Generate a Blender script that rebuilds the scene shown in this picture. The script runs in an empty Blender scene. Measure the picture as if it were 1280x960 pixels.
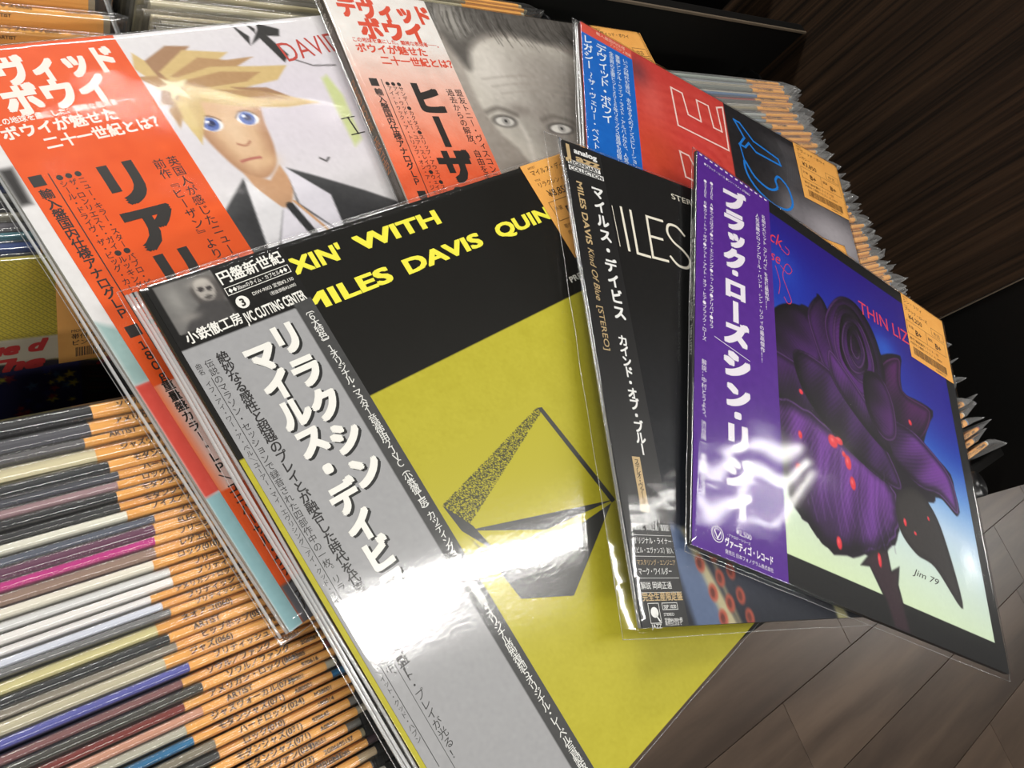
import bpy, math, random
import numpy as np
from mathutils import Matrix, Vector
random.seed(7); rng = np.random.default_rng(7)
C = bpy.context.scene.collection
SC = bpy.context.scene
# ------------------------------------------------------------------ camera
# the camera stands 1.2 m above the floor, looking down across the record racks, rolled
CX = ((0.7576, -0.3915, 0.5222), (-0.1944, -0.8991, -0.3922), (0.6231, 0.1956, -0.7573))
H0 = 1.2
cam = bpy.data.objects.new('camera', bpy.data.cameras.new('camera')); C.objects.link(cam)
r, d, f = Vector(CX[0]), Vector(CX[1]), Vector(CX[2])
Mx = Matrix((r, -d, -f)).transposed().to_4x4(); Mx.translation = Vector((0, 0, H0))
cam.matrix_world = Mx
cam.data.sensor_width = 36; cam.data.lens = 27.0; cam.data.clip_start = 0.01; cam.data.clip_end = 50
SC.camera = cam
# ------------------------------------------------------------------ light
W = bpy.data.worlds.new('shop_world'); SC.world = W; W.use_nodes = True
W.node_tree.nodes['Background'].inputs[0].default_value = (1.0, 0.95, 0.88, 1)
W.node_tree.nodes['Background'].inputs[1].default_value = 0.035
def lamp(name, x0, x1, y, w, power, col=(1, .975, .93), z=2.55):
    l = bpy.data.lights.new(name, 'AREA'); l.shape = 'RECTANGLE'; l.size = x1-x0; l.size_y = w
    l.energy = power; l.color = col
    o = bpy.data.objects.new(name, l); C.objects.link(o); o.location = ((x0+x1)/2, y, z)
    return o
# rows of ceiling fluorescent fittings running along the racks, followed by added fill lamps
lamp('ceiling_or_fill_light', .45, 1.75, -.15, .09, 11)
lamp('ceiling_or_fill_light', 1.9, 3.15, -.12, .03, 2.4)
lamp('ceiling_or_fill_light', 2.3, 3.15, -.235, .025, 1.8)
lamp('ceiling_or_fill_light', 2.55, 3.15, -.33, .018, .9)
lamp('ceiling_or_fill_light', .5, 1.55, 1.66, .014, 1.1)
lamp('ceiling_or_fill_light', 4.8, 7.4, -1.35, .25, 30)
lamp('ceiling_or_fill_light', -2.3, -.5, -1.2, .3, 20)  # added fill lamp, placed clear of the sleeve reflections
lamp('ceiling_or_fill_light', -.2, 1.7, -2.2, .3, 40)  # fill lamp added in front, out of sight of the glossy bags
lamp('ceiling_or_fill_light', -1.6, .1, 1.9, .3, 42)  # fill lamp added to lift the dim upper albums
lamp('ceiling_or_fill_light', .0, 1.9, 2.9, .3, 62)  # unseen fill added at the rear to brighten the far albums
SC.view_settings.view_transform = 'Standard'; SC.view_settings.look = 'None'
SC.view_settings.gamma = 1; SC.view_settings.use_curve_mapping = False
SC.view_settings.exposure = 0.6
SC.cycles.transparent_max_bounces = 32
SC.cycles.max_bounces = 8
SC.cycles.caustics_reflective = False; SC.cycles.caustics_refractive = False
# ------------------------------------------------------------------ helpers
def lin(c):
    a = np.asarray(c, float)/255.
    return np.where(a <= .04045, a/12.92, ((a+.055)/1.055)**2.4)
def rgba(c): return tuple(lin(c)) + (1,)
MATS = {}
def mat(name, col=(128, 128, 128), rough=.5, spec=.5, **k):
    if name in MATS: return MATS[name]
    m = bpy.data.materials.new(name); m.use_nodes = True; MATS[name] = m
    b = m.node_tree.nodes['Principled BSDF']
    b.inputs['Base Color'].default_value = rgba(col); b.inputs['Roughness'].default_value = rough
    b.inputs['Specular IOR Level'].default_value = spec
    for a, v in k.items(): b.inputs[a].default_value = v
    return m
def ink(col):
    return mat('ink_%d_%d_%d' % tuple(int(v) for v in col), col, .45, .4)
def nd(m, t, **k):
    n = m.node_tree.nodes.new(t)
    for a, v in k.items():
        if a in n.inputs.keys() if hasattr(n.inputs, 'keys') else False: n.inputs[a].default_value = v
        else: setattr(n, a, v)
    return n
def lk(m, a, b): m.node_tree.links.new(a, b)
def print_mat():                       # printed card: colour comes from the print's own colour attribute
    m = mat('printed_card', rough=.42, spec=.22); b = m.node_tree.nodes['Principled BSDF']
    a = nd(m, 'ShaderNodeVertexColor', layer_name='Col'); lk(m, a.outputs[0], b.inputs['Base Color'])
    return m
PRINT = print_mat()
def plastic(name, rough=.06, strength=.35, scale=9., fres=2.0, dist=.0012, haze=.02, fine=0., crease=0., cscale=3.):
    m = bpy.data.materials.new(name); m.use_nodes = True; nt = m.node_tree
    for n in list(nt.nodes): nt.nodes.remove(n)
    out = nd(m, 'ShaderNodeOutputMaterial')
    tr = nd(m, 'ShaderNodeBsdfTransparent'); tr.inputs[0].default_value = (.975, .975, .97, 1)
    gl = nd(m, 'ShaderNodeBsdfGlossy'); gl.inputs['Roughness'].default_value = rough; gl.inputs[0].default_value = (1, 1, 1, 1)
    df = nd(m, 'ShaderNodeBsdfDiffuse'); df.inputs[0].default_value = (.8, .8, .8, 1)
    # a thin film reflects alike from both sides: Schlick curve on the facing angle
    fr = nd(m, 'ShaderNodeLayerWeight'); fr.inputs[0].default_value = .5
    pw = nd(m, 'ShaderNodeMath', operation='POWER'); pw.inputs[1].default_value = 5; lk(m, fr.outputs['Facing'], pw.inputs[0])
    mu = nd(m, 'ShaderNodeMath', operation='MULTIPLY_ADD'); mu.inputs[1].default_value = .9; mu.inputs[2].default_value = .036*fres; mu.use_clamp = True
    lk(m, pw.outputs[0], mu.inputs[0])
    tc = nd(m, 'ShaderNodeTexCoord')
    h = None
    def addn(sock, amp):
        nonlocal h
        s = nd(m, 'ShaderNodeMath', operation='MULTIPLY'); s.inputs[1].default_value = amp; lk(m, sock, s.inputs[0])
        if h is None: h = s.outputs[0]
        else:
            a = nd(m, 'ShaderNodeMath', operation='ADD'); lk(m, h, a.inputs[0]); lk(m, s.outputs[0], a.inputs[1]); h = a.outputs[0]
    n1 = nd(m, 'ShaderNodeTexNoise'); n1.inputs['Scale'].default_value = scale; n1.inputs['Detail'].default_value = 2
    lk(m, tc.outputs['Object'], n1.inputs['Vector']); addn(n1.outputs[0], strength)
    if fine:
        n2 = nd(m, 'ShaderNodeTexNoise'); n2.inputs['Scale'].default_value = 420; n2.inputs['Detail'].default_value = 1
        lk(m, tc.outputs['Object'], n2.inputs['Vector']); addn(n2.outputs[0], fine)
    if crease:                          # sharp crinkles: the ridge of a noise field
        n3 = nd(m, 'ShaderNodeTexNoise'); n3.inputs['Scale'].default_value = cscale; n3.inputs['Detail'].default_value = 3
        n3.inputs['Distortion'].default_value = .6
        mp = nd(m, 'ShaderNodeMapping'); mp.inputs['Rotation'].default_value = (0, 0, .5); mp.inputs['Scale'].default_value = (1, 2.4, 1)
        lk(m, tc.outputs['Object'], mp.inputs[0]); lk(m, mp.outputs[0], n3.inputs['Vector'])
        s = nd(m, 'ShaderNodeMath', operation='SUBTRACT'); s.inputs[1].default_value = .5; lk(m, n3.outputs[0], s.inputs[0])
        ab = nd(m, 'ShaderNodeMath', operation='ABSOLUTE'); lk(m, s.outputs[0], ab.inputs[0])
        addn(ab.outputs[0], crease)
    bp = nd(m, 'ShaderNodeBump'); bp.inputs['Strength'].default_value = 1; bp.inputs['Distance'].default_value = dist
    lk(m, h, bp.inputs['Height']); lk(m, bp.outputs[0], gl.inputs['Normal']); lk(m, bp.outputs[0], fr.inputs['Normal'])
    mh = nd(m, 'ShaderNodeMixShader'); mh.inputs[0].default_value = haze
    lk(m, tr.outputs[0], mh.inputs[1]); lk(m, df.outputs[0], mh.inputs[2])
    mx = nd(m, 'ShaderNodeMixShader'); lk(m, mu.outputs[0], mx.inputs[0]); lk(m, mh.outputs[0], mx.inputs[1]); lk(m, gl.outputs[0], mx.inputs[2])
    lk(m, mx.outputs[0], out.inputs[0])
    return m
SEAM = plastic('sleeve_seam_plastic', .15, .2, 60, 3.0, .001, .16)

FOLD = plastic('sleeve_fold_plastic', .12, .2, 40, 3.2, .001, .42)

def mesh(name, verts, faces, m=None, smooth=False):
    me = bpy.data.meshes.new(name); me.from_pydata([tuple(v) for v in verts], [], [tuple(f) for f in faces])
    if m: me.materials.append(m)
    if smooth: me.polygons.foreach_set('use_smooth', [True]*len(me.polygons))
    me.update(); return me
def obj(name, me, parent=None, loc=None):
    o = bpy.data.objects.new(name, me); C.objects.link(o)
    if parent: o.parent = parent
    if loc: o.location = loc
    return o
def tag(o, label=None, cat=None, group=None, kind=None):
    if label: o['label'] = label
    if cat: o['category'] = cat
    if group: o['group'] = group
    if kind: o['kind'] = kind
    return o
class MB:
    def __init__(s): s.v = []; s.f = []
    def add(s, v, f):
        n = len(s.v); s.v += [tuple(p) for p in v]; s.f += [tuple(i+n for i in q) for q in f]
    def box(s, x0, x1, y0, y1, z0, z1):
        v = [(x, y, z) for z in (z0, z1) for y in (y0, y1) for x in (x0, x1)]
        s.add(v, [(0, 2, 3, 1), (4, 5, 7, 6), (0, 1, 5, 4), (2, 6, 7, 3), (0, 4, 6, 2), (1, 3, 7, 5)])
    def tube(s, pts, r, n=6):
        k = len(pts); V = []
        for i, p in enumerate(pts):
            a = Vector(pts[max(i-1, 0)]); b = Vector(pts[min(i+1, k-1)]); t = (b-a).normalized()
            u = t.orthogonal().normalized(); w = t.cross(u)
            for j in range(n):
                q = 2*math.pi*j/n; V.append(Vector(p)+r*(u*math.cos(q)+w*math.sin(q)))
        F = [(i*n+j, i*n+(j+1) % n, (i+1)*n+(j+1) % n, (i+1)*n+j) for i in range(k-1) for j in range(n)]
        F += [tuple(range(n))[::-1], tuple((k-1)*n+j for j in range(n))]
        s.add(V, F)
    def build(s, name, m, parent=None, smooth=False, bevel=0):
        o = obj(name, mesh(name, s.v, s.f, m, smooth), parent)
        if bevel:
            b = o.modifiers.new('bevel', 'BEVEL'); b.width = bevel; b.segments = 2; b.limit_method = 'ANGLE'
        return o
# ------------------------------------------------------------------ lettering (built-in font outlines turned into flat meshes)
_G = {}
def glyph(s, off=0., shear=0., res=3):
    k = (s, off, shear, res)
    if k in _G: return _G[k]
    c = bpy.data.curves.new('t', 'FONT'); c.body = s; c.size = 1; c.offset = off; c.shear = shear; c.resolution_u = res
    o = bpy.data.objects.new('t', c); C.objects.link(o)
    bpy.context.view_layer.update()
    me = bpy.data.meshes.new_from_object(o.evaluated_get(bpy.context.evaluated_depsgraph_get()))
    V = np.array([(v.co.x, v.co.y) for v in me.vertices]).reshape(-1, 2); F = [tuple(p.vertices) for p in me.polygons]
    bpy.data.objects.remove(o); bpy.data.curves.remove(c); bpy.data.meshes.remove(me)
    _G[k] = (V, F); return _G[k]
def glyph_bold(s, off, shear=0., res=3):
    """bold type: the plain outline laid down several times, a hair apart"""
    V, F = glyph(s, 0., shear, res)
    if off <= .009 or len(V) == 0: return V, F
    o = off; sh = [(-o, -o), (o, -o), (-o, o), (o, o)]+([(-o, 0), (o, 0), (0, o), (0, -o)] if off > .03 else [])
    if off <= .012: sh = [(-o, 0), (o, 0), (0, o*.6)]
    n = len(V); Z = np.concatenate([np.full((n, 1), k*.01) for k in range(len(sh))])
    return np.hstack([np.concatenate([V+np.array(q) for q in sh]), Z]), [tuple(i+k*n for i in f) for k in range(len(sh)) for f in F]
def prewarm(strings, off, shear=0., res=3):   # many glyphs in one depsgraph update
    todo = sorted({s for s in strings if (s, off, shear, res) not in _G and s.strip()})
    if not todo: return
    obs = []
    for s in todo:
        c = bpy.data.curves.new('t', 'FONT'); c.body = s; c.size = 1; c.offset = off; c.shear = shear; c.resolution_u = res
        o = bpy.data.objects.new('t', c); C.objects.link(o); obs.append((s, o, c))
    bpy.context.view_layer.update(); dg = bpy.context.evaluated_depsgraph_get()
    for s, o, c in obs:
        me = bpy.data.meshes.new_from_object(o.evaluated_get(dg))
        _G[(s, off, shear, res)] = (np.array([(v.co.x, v.co.y) for v in me.vertices]).reshape(-1, 2), [tuple(p.vertices) for p in me.polygons])
        bpy.data.objects.remove(o); bpy.data.curves.remove(c); bpy.data.meshes.remove(me)
class Ink:
    """flat print in millimetres, x to the right, y DOWN; gathers polygons of one colour"""
    def __init__(s): s.v = []; s.f = []
    def put(s, V, F, Z=None):
        n = len(s.v); s.v += [(p[0], p[1], p[2] if len(p) > 2 else (Z[i] if Z is not None else 0.)) for i, p in enumerate(V)]; s.f += [tuple(i+n for i in q) for q in F]
    def h(s, txt, x, y, size, off=0., width=None, ang=0., shear=0., sx=1.):
        V, F = glyph_bold(txt, off, shear)
        if len(V) == 0: return s
        Z = V[:, 2] if V.shape[1] > 2 else None; V = V[:, :2]; G = V*size*np.array([sx, 1])
        if width: G[:, 0] = (G[:, 0]-G[:, 0].min())*width/(np.ptp(G[:, 0])+1e-9)
        c, n = math.cos(ang), math.sin(ang)
        P = np.stack([G[:, 0], -G[:, 1]], 1); s.put(np.stack([x+P[:, 0]*c-P[:, 1]*n, y+P[:, 0]*n+P[:, 1]*c], 1), F, Z); return s
    def v_(s, txt, x, y, size, pitch=None, off=0., skew=0., sx=1., x1=None):
        """vertical Japanese column, first glyph centre at (x, y)"""
        pitch = pitch or size*1.02
        prewarm(list(txt), 0.)
        n = max(len(txt)-1, 1)
        for i, ch in enumerate(txt):
            if not ch.strip(): continue
            V, F = glyph_bold(ch, off)
            if len(V) == 0: continue
            Z = V[:, 2] if V.shape[1] > 2 else None; V = V[:, :2]
            w = .5 if ord(ch) > 0x2000 else (V[:, 0].max()+V[:, 0].min())/2
            G = (V-np.array([w, .38]))
            if ch in 'ー〜～（）「」『』〔〕()－／':
                G = np.stack([G[:, 1], -G[:, 0]], 1)
                if ch == 'ー': G[:, 0] *= -1
            elif ch in '、。': G = G+np.array([.62, .62])
            elif ch in 'ァィゥェォッャュョ': G = G+np.array([.08, .08])
            G = G*size; G[:, 0] *= sx
            cx = x if x1 is None else x+(x1-x)*i/n
            P = np.stack([cx+G[:, 0], y+i*pitch-G[:, 1]-skew*G[:, 0]], 1); s.put(P, F, Z)
        return s
    def poly(s, pts):
        s.put(pts, [tuple(range(len(pts)))]); return s
    def rect(s, x0, y0, x1, y1): return s.poly([(x0, y0), (x0, y1), (x1, y1), (x1, y0)])
    def line(s, pts, w, closed=False):
        pts = [np.array(p, float) for p in pts]
        if closed: pts = pts+[pts[0]]
        for j, (a, b) in enumerate(zip(pts[:-1], pts[1:])):
            t = (b-a)/(np.linalg.norm(b-a)+1e-9); q = np.array([-t[1], t[0]])*w/2; e = t*w/2; z = (j % 7)*.008
            s.poly([(*p, z) for p in (a-e+q, a-e-q, b+e-q, b+e+q)])
        return s
    def ring(s, cx, cy, r, w=None, n=24):
        P = [(cx+r*math.cos(2*math.pi*i/n), cy+r*math.sin(2*math.pi*i/n)) for i in range(n)]
        if w is None: return s.poly(P[::-1])
        return s.line(P, w, True)
    def barcode(s, x, y, w, h):
        q = x
        while q < x+w:
            b = random.choice((.25, .25, .4, .6)); s.rect(q, y, min(q+b, x+w), y+h); q += b+random.choice((.3, .3, .5))
        return s
# ------------------------------------------------------------------ printed pictures: colour painted on a fine grid of vertices
class Paint:
    def __init__(s, x0, y0, x1, y1, res, base):
        s.b = (x0, y0, x1, y1); s.nx = int((x1-x0)/res)+1; s.ny = int((y1-y0)/res)+1
        s.X, s.Y = np.meshgrid(np.linspace(x0, x1, s.nx), np.linspace(y0, y1, s.ny)); s.res = res
        s.c = np.zeros((s.ny, s.nx, 3)); s.c[:] = base
    def blend(s, a, col):
        a = np.clip(a, 0, 1)[..., None]; s.c = s.c*(1-a)+np.asarray(col, float)*a; return s
    def _seg(s, pts, X, Y, closed=True):
        D = np.full(X.shape, 1e9); ins = np.zeros(X.shape, bool); n = len(pts)
        for i in range(n if closed else n-1):
            ax, ay = pts[i]; bx, by = pts[(i+1) % n]; dx, dy = bx-ax, by-ay
            t = np.clip(((X-ax)*dx+(Y-ay)*dy)/(dx*dx+dy*dy+1e-9), 0, 1)
            D = np.minimum(D, np.hypot(X-ax-t*dx, Y-ay-t*dy))
            if closed:
                c = (ay > Y) != (by > Y); ins ^= c & (X < dx*(Y-ay)/(dy if abs(dy) > 1e-9 else 1e-9)+ax)
        return D, ins
    def poly(s, pts, col, soft=.6, a=1., smooth=False, edge=None, ecol=None):
        if smooth: pts = spline(pts)
        D, ins = s._seg(pts, s.X, s.Y); sd = np.where(ins, -D, D)
        al = np.clip(.5-sd/(2*soft), 0, 1)*a
        if edge:                                     # darker or lighter towards the outline
            k = np.clip(D/edge, 0, 1)[..., None]; cc = np.asarray(ecol, float)*(1-k)+np.asarray(col, float)*k
            s.c = s.c*(1-al[..., None])+cc*al[..., None]
        else: s.blend(al, col)
        return s
    def petal(s, pts, lit, dark, ang, edge=5., rim=None, streak=.14):
        """a painted petal: shaded across one direction, darker at its rim, with fine brush streaks"""
        q = spline(pts); D, ins = s._seg(q, s.X, s.Y); sd = np.where(ins, -D, D); al = np.clip(.5-sd/1.2, 0, 1)
        if not ins.any(): return s
        u = s.X*math.cos(ang)+s.Y*math.sin(ang); v = -s.X*math.sin(ang)+s.Y*math.cos(ang); lo, hi = u[ins].min(), u[ins].max()
        t = np.clip((u-lo)/(hi-lo+1e-6), 0, 1); t = np.clip(t+streak*(.35*np.sin(v*2.3+3*np.sin(u*.07)+1.7*np.sin(v*.31))+.65*np.sin(v*.23+u*.06))*np.sin(t*3.1), 0, 1)
        t = t*t*(3-2*t); k = np.clip(D/edge, 0, 1); k = (k*k*(3-2*k))[..., None]
        c = np.asarray(dark, float)*(1-t[..., None])+np.asarray(lit, float)*t[..., None]; c = c*(k*.75+.25)
        s.c = s.c*(1-al[..., None])+c*al[..., None]
        if rim is not None: s.blend(np.exp(-((sd+1.2)/.9)**2)*.55*al*np.clip(t*1.3, 0, 1), rim)
        return s
    def ell(s, cx, cy, rx, ry, col, soft=.2, a=1., rot=0.):
        c, n = math.cos(rot), math.sin(rot); x = (s.X-cx)*c+(s.Y-cy)*n; y = -(s.X-cx)*n+(s.Y-cy)*c
        d = np.sqrt((x/rx)**2+(y/ry)**2); return s.blend(np.clip((1-d)/soft+.5, 0, 1)*a, col)
    def blob(s, cx, cy, rx, ry, col, a=1., rot=0.):
        c, n = math.cos(rot), math.sin(rot); x = (s.X-cx)*c+(s.Y-cy)*n; y = -(s.X-cx)*n+(s.Y-cy)*c
        return s.blend(np.exp(-((x/rx)**2+(y/ry)**2))*a, col)
    def stroke(s, pts, w, col, soft=.5, a=1., smooth=False):
        if smooth: pts = spline(pts, False)
        D, _ = s._seg(pts, s.X, s.Y, False); return s.blend(np.clip((w/2-D)/(2*soft)+.5, 0, 1)*a, col)
    def noise(s, amp, scale=1, aniso=(1, 1)):
        h, w = s.c.shape[:2]; gh, gw = max(2, int(h/scale/aniso[1])), max(2, int(w/scale/aniso[0]))
        g = rng.normal(size=(gh, gw)); yi = np.linspace(0, gh-1.001, h); xi = np.linspace(0, gw-1.001, w)
        y0 = yi.astype(int); x0 = xi.astype(int); fy = (yi-y0)[:, None]; fx = (xi-x0)[None]
        y1 = np.minimum(y0+1, gh-1); x1 = np.minimum(x0+1, gw-1)
        n = (g[y0][:, x0]*(1-fx)+g[y0][:, x1]*fx)*(1-fy)+(g[y1][:, x0]*(1-fx)+g[y1][:, x1]*fx)*fy
        s.c = s.c+n[..., None]*amp; return s
def spline(p, closed=True, k=6):
    p = [np.array(q, float) for q in p]; n = len(p); out = []
    for i in range(n if closed else n-1):
        g = (lambda j: p[j % n]) if closed else (lambda j: p[min(max(j, 0), n-1)])
        a, b, c, d = g(i-1), g(i), g(i+1), g(i+2)
        for q in range(k):
            t = q/k; out.append(tuple(.5*((2*b)+(-a+c)*t+(2*a-5*b+4*c-d)*t*t+(-a+3*b-3*c+d)*t**3)))
    if not closed: out.append(tuple(p[-1]))
    return out
# ------------------------------------------------------------------ album builder
S = 315.
class Album:
    """a record in its card jacket inside a clear bag. (o,U,V): top-left corner of the front, its right and down directions"""
    def __init__(s, name, o, U, V, t, label, side_col, bend=0.):
        U = Vector(U).normalized(); V = Vector(V); V = (V-U*V.dot(U)).normalized(); N = -(U.cross(V)); s.t = t
        o = Vector(o)+Vector((0, 0, H0)); s.bend = bend
        s.e = bpy.data.objects.new(name, None); C.objects.link(s.e); s.e.empty_display_size = .05
        base = o+U*.1575+V*.1575-N*t/1000
        M4 = Matrix((U, -V, N)).transposed().to_4x4(); M4.translation = base; s.e.matrix_world = M4
        tag(s.e, label, 'record', 'record albums fanned out on top of the racks')
        g = 1.1; b = MB()
        P = [(0, 0), (S, 0), (S, S), (0, S)]
        # jacket body with a rounded spine on the left
        prof = [(0.0+1.0, 0), (0.25, t*.18), (0, t*.5), (.25, t*.82), (1.0, t)]
        prof = prof+[(S-.3, t), (S, t-.3), (S, .3), (S-.3, 0)]
        ys = [0, .4, S-.4, S]; n = len(prof); Vv = []
        for j, yy in enumerate(ys):
            for (px, pz) in prof:
                k = .9 if j in (0, 3) else 1.
                Vv.append(s.l(px, yy, (pz-t/2)*k+t/2-t))
        F = [(j*n+i, j*n+(i+1) % n, (j+1)*n+(i+1) % n, (j+1)*n+i) for j in range(3) for i in range(n)]
        F += [tuple(range(n))[::-1], tuple(3*n+i for i in range(n))]
        me = mesh('jacket', Vv, [f[::-1] for f in F], mat('card_%s_%d' % (name, id(s) % 997), side_col, .45))
        s.jacket = obj('jacket', me, s.e)
    def l(s, x, y, dz=0.): return ((x-157.5)/1000, (157.5-y)/1000, (s.t+dz)/1000)
    def art(s, P, name='cover_print', z=.05, parent=None):
        V = np.stack([(P.X-157.5)/1000, (157.5-P.Y)/1000, np.full(P.X.shape, (s.t+z)/1000)], -1).reshape(-1, 3)
        ny, nx = P.ny, P.nx; i = (np.arange(ny-1)[:, None]*nx+np.arange(nx-1)[None]).ravel()
        F = np.stack([i, i+nx, i+nx+1, i+1], 1)
        me = bpy.data.meshes.new(name); me.vertices.add(len(V)); me.vertices.foreach_set('co', V.ravel())
        me.loops.add(F.size); me.loops.foreach_set('vertex_index', F.ravel())
        me.polygons.add(len(F)); me.polygons.foreach_set('loop_start', np.arange(len(F))*4)
        me.update(calc_edges=True)
        c = me.color_attributes.new('Col', 'FLOAT_COLOR', 'POINT')
        L = lin(np.clip(P.c, 0, 255)).reshape(-1, 3); c.data.foreach_set('color', np.concatenate([L, np.ones((len(L), 1))], 1).ravel())
        me.materials.append(PRINT); return obj(name, me, parent or s.jacket)
    def ink(s, k, col, z=.12, name='lettering', parent=None, m=None):
        me = mesh(name, [s.l(x, y, z+q) for x, y, q in k.v], k.f, m or ink(col))
        return obj(name, me, parent or s.jacket)
    def obi(s, x0, x1, col, paint, z=.22, y0=0, y1=S):
        """paper strip lying over the jacket's left side, under the bag"""
        b = MB(); b.add([s.l(x0, y0, z), s.l(x1, y0, z), s.l(x1, y1, z), s.l(x0, y1, z), s.l(x0, y0, .02), s.l(x1, y0, .02), s.l(x1, y1, .02), s.l(x0, y1, .02)],
                        [(3, 2, 1, 0), (0, 1, 5, 4), (1, 2, 6, 5), (2, 3, 7, 6), (3, 0, 4, 7)])
        s.ob = b.build('obi_strip', mat('obi_paper_%d_%d_%d' % tuple(col), col, .4, .5), s.e)
        if paint is not None: s.art(paint, 'obi_print', z+.04, s.ob)
        return s.ob
    def folds(s, xs, r=.9, z=.0, y0=0, y1=S):
        """thick gathered folds of the clear bag along the spine side"""
        b = MB()
        for x in xs:
            ph = random.uniform(0, 6)
            b.tube([s.l(x+.35*math.sin(y*.05+ph), y, z-s.t*.35+.3*math.sin(y*.03+ph)) for y in np.linspace(y0, y1, 30)], r/1000, 6)
        return obj('sleeve_fold', mesh('sleeve_fold', b.v, b.f, FOLD, True), s.bag)
    def sleeve(s, m, mL=4, mR=4, mT=3, mB=4, wr=.25, nx=70, lift=1.1):
        t = s.t
        xs = np.unique(np.concatenate([np.linspace(0, S, nx), -np.array([.5, 1, 1.6, 2.4]), S+np.array([.5, 1, 1.6, 2.4]), [-mL, S+mR]]))
        ys = np.unique(np.concatenate([np.linspace(0, S, nx), -np.array([.5, 1, 1.6, 2.4]), S+np.array([.5, 1, 1.6, 2.4]), [-mT, S+mB]]))
        xs = xs[(xs >= -mL) & (xs <= S+mR)]; ys = ys[(ys >= -mT) & (ys <= S+mB)]
        X, Y = np.meshgrid(xs, ys)
        dx = np.maximum(np.maximum(-X, X-S), 0); dy = np.maximum(np.maximum(-Y, Y-S), 0); dd = np.hypot(dx, dy)
        k = np.clip(1-dd/2.4, 0, 1); k = k*k*(3-2*k)
        ph = rng.uniform(0, 6, 6)
        w = np.sin(X*.045+Y*.03+ph[0])+.7*np.sin(X*.02-Y*.06+ph[1])+.5*np.sin(X*.11+Y*.02+ph[2])+.3*np.sin(-X*.06+Y*.13+ph[3])
        ed = np.minimum(np.minimum(X+mL, S+mR-X), np.minimum(Y+mT, S+mB-Y))
        Z = -t/2+(t/2+lift)*k+wr*w*np.clip(ed/12, 0, 1)*.5*k+wr*.5
        Zb = -t/2-(t/2+.35)*k
        V = np.stack([(X-157.5)/1000, (157.5-Y)/1000, (t+Z)/1000], -1).reshape(-1, 3)
        ny, nx_ = X.shape; i = (np.arange(ny-1)[:, None]*nx_+np.arange(nx_-1)[None]).ravel()
        F = np.stack([i, i+nx_, i+nx_+1, i+1], 1).tolist()
        bx = [0, nx_//2, nx_-1]
        o = obj('plastic_sleeve', mesh('plastic_sleeve', V, F, m, True), s.e)
        # welded seams round the open rim and the crease along the spine
        b = MB(); z = -t/2
        c = [(-mL, -mT), (S+mR, -mT), (S+mR, S+mB), (-mL, S+mB), (-mL, -mT)]
        for a, q in zip(c[:-1], c[1:]):
            pts = [(a[0]+(q[0]-a[0])*u, a[1]+(q[1]-a[1])*u) for u in np.linspace(0, 1, 14)]
            jj = [0]+[random.uniform(-.35, .35) for _ in pts[1:-1]]+[0]
            b.tube([s.l(px+w_*(a[0] == q[0]), py+w_*(a[1] == q[1]), z+w_*.8) for (px, py), w_ in zip(pts, jj)], .00022, 5)
        sm = obj('sleeve_seam', mesh('sleeve_seam', b.v, b.f, SEAM, True), o)
        s.bag = o; return o
    def sticker(s, lines, z=.45, x0=251, y0=-1.5, w=64, h=70, skew=0.):
        """orange price sticker folded over the top edge at the right corner"""
        b = MB(); t = s.t
        V = []; pr = [(y0+h, z), (0, z), (-1.0, z-.5), (-1.2, -t-.2), (0, -t-.6), (30, -t-.6)]
        for i, (py, pz) in enumerate(pr):
            V += [s.l(x0+skew*(1-i/2 if i < 2 else 0), py, pz), s.l(x0+w, py, pz)]
        b.add(V, [(2*i, 2*i+1, 2*i+3, 2*i+2) for i in range(len(pr)-1)])
        o = b.build('price_sticker', TAGM, s.e)
        k = Ink(); x = x0+4; y = y0+6
        k.h('ARTIST', x, y-1.2, 2.2).h(lines[0], x, y+3.6, 4.6, .012)
        k.h('TITLE', x, y+8, 2.0).h(lines[1], x, y+12.5, 4.2, .012)
        k.h(lines[2], x+4, y+21, 7.2, .012)
        k.line([(x, y+24), (x+56, y+24), (x+56, y+38), (x, y+38)], .35, True).line([(x+28, y+24), (x+28, y+38)], .35)
        k.line([(x+38, y+14), (x+56, y+14), (x+56, y+22), (x+38, y+22)], .35, True).h('中古', x+41, y+20.5, 5)
        k.h('外装', x+2, y+31, 3.6).h(lines[3], x+11, y+35.5, 8, .02).h('盤質', x+30, y+31, 3.6).h(lines[4], x+40, y+35.5, 8, .02)
        k.h('帯付 解説書付 ライナー付', x+1, y+44, 3.6).h('内容をご確認ください  IC 14024', x+1, y+48.5, 3.2)
        k.barcode(x+4, y+51, 48, 8).h('2G06695157', x+34, y+62, 3)
        s.ink(k, (44, 28, 14), z+.06, parent=o); return o
def tagm():
    m = mat('orange_tag_paper', (233, 168, 84), .6, .1); b = m.node_tree.nodes['Principled BSDF']
    n = nd(m, 'ShaderNodeTexNoise'); n.inputs['Scale'].default_value = 60
    t = nd(m, 'ShaderNodeTexCoord'); lk(m, t.outputs['Object'], n.inputs['Vector'])
    r = nd(m, 'ShaderNodeValToRGB'); r.color_ramp.elements[0].color = rgba((222, 154, 76)); r.color_ramp.elements[1].color = rgba((240, 178, 94))
    lk(m, n.outputs[0], r.inputs[0]); lk(m, r.outputs[0], b.inputs['Base Color']); return m
TAGM = tagm()
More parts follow.
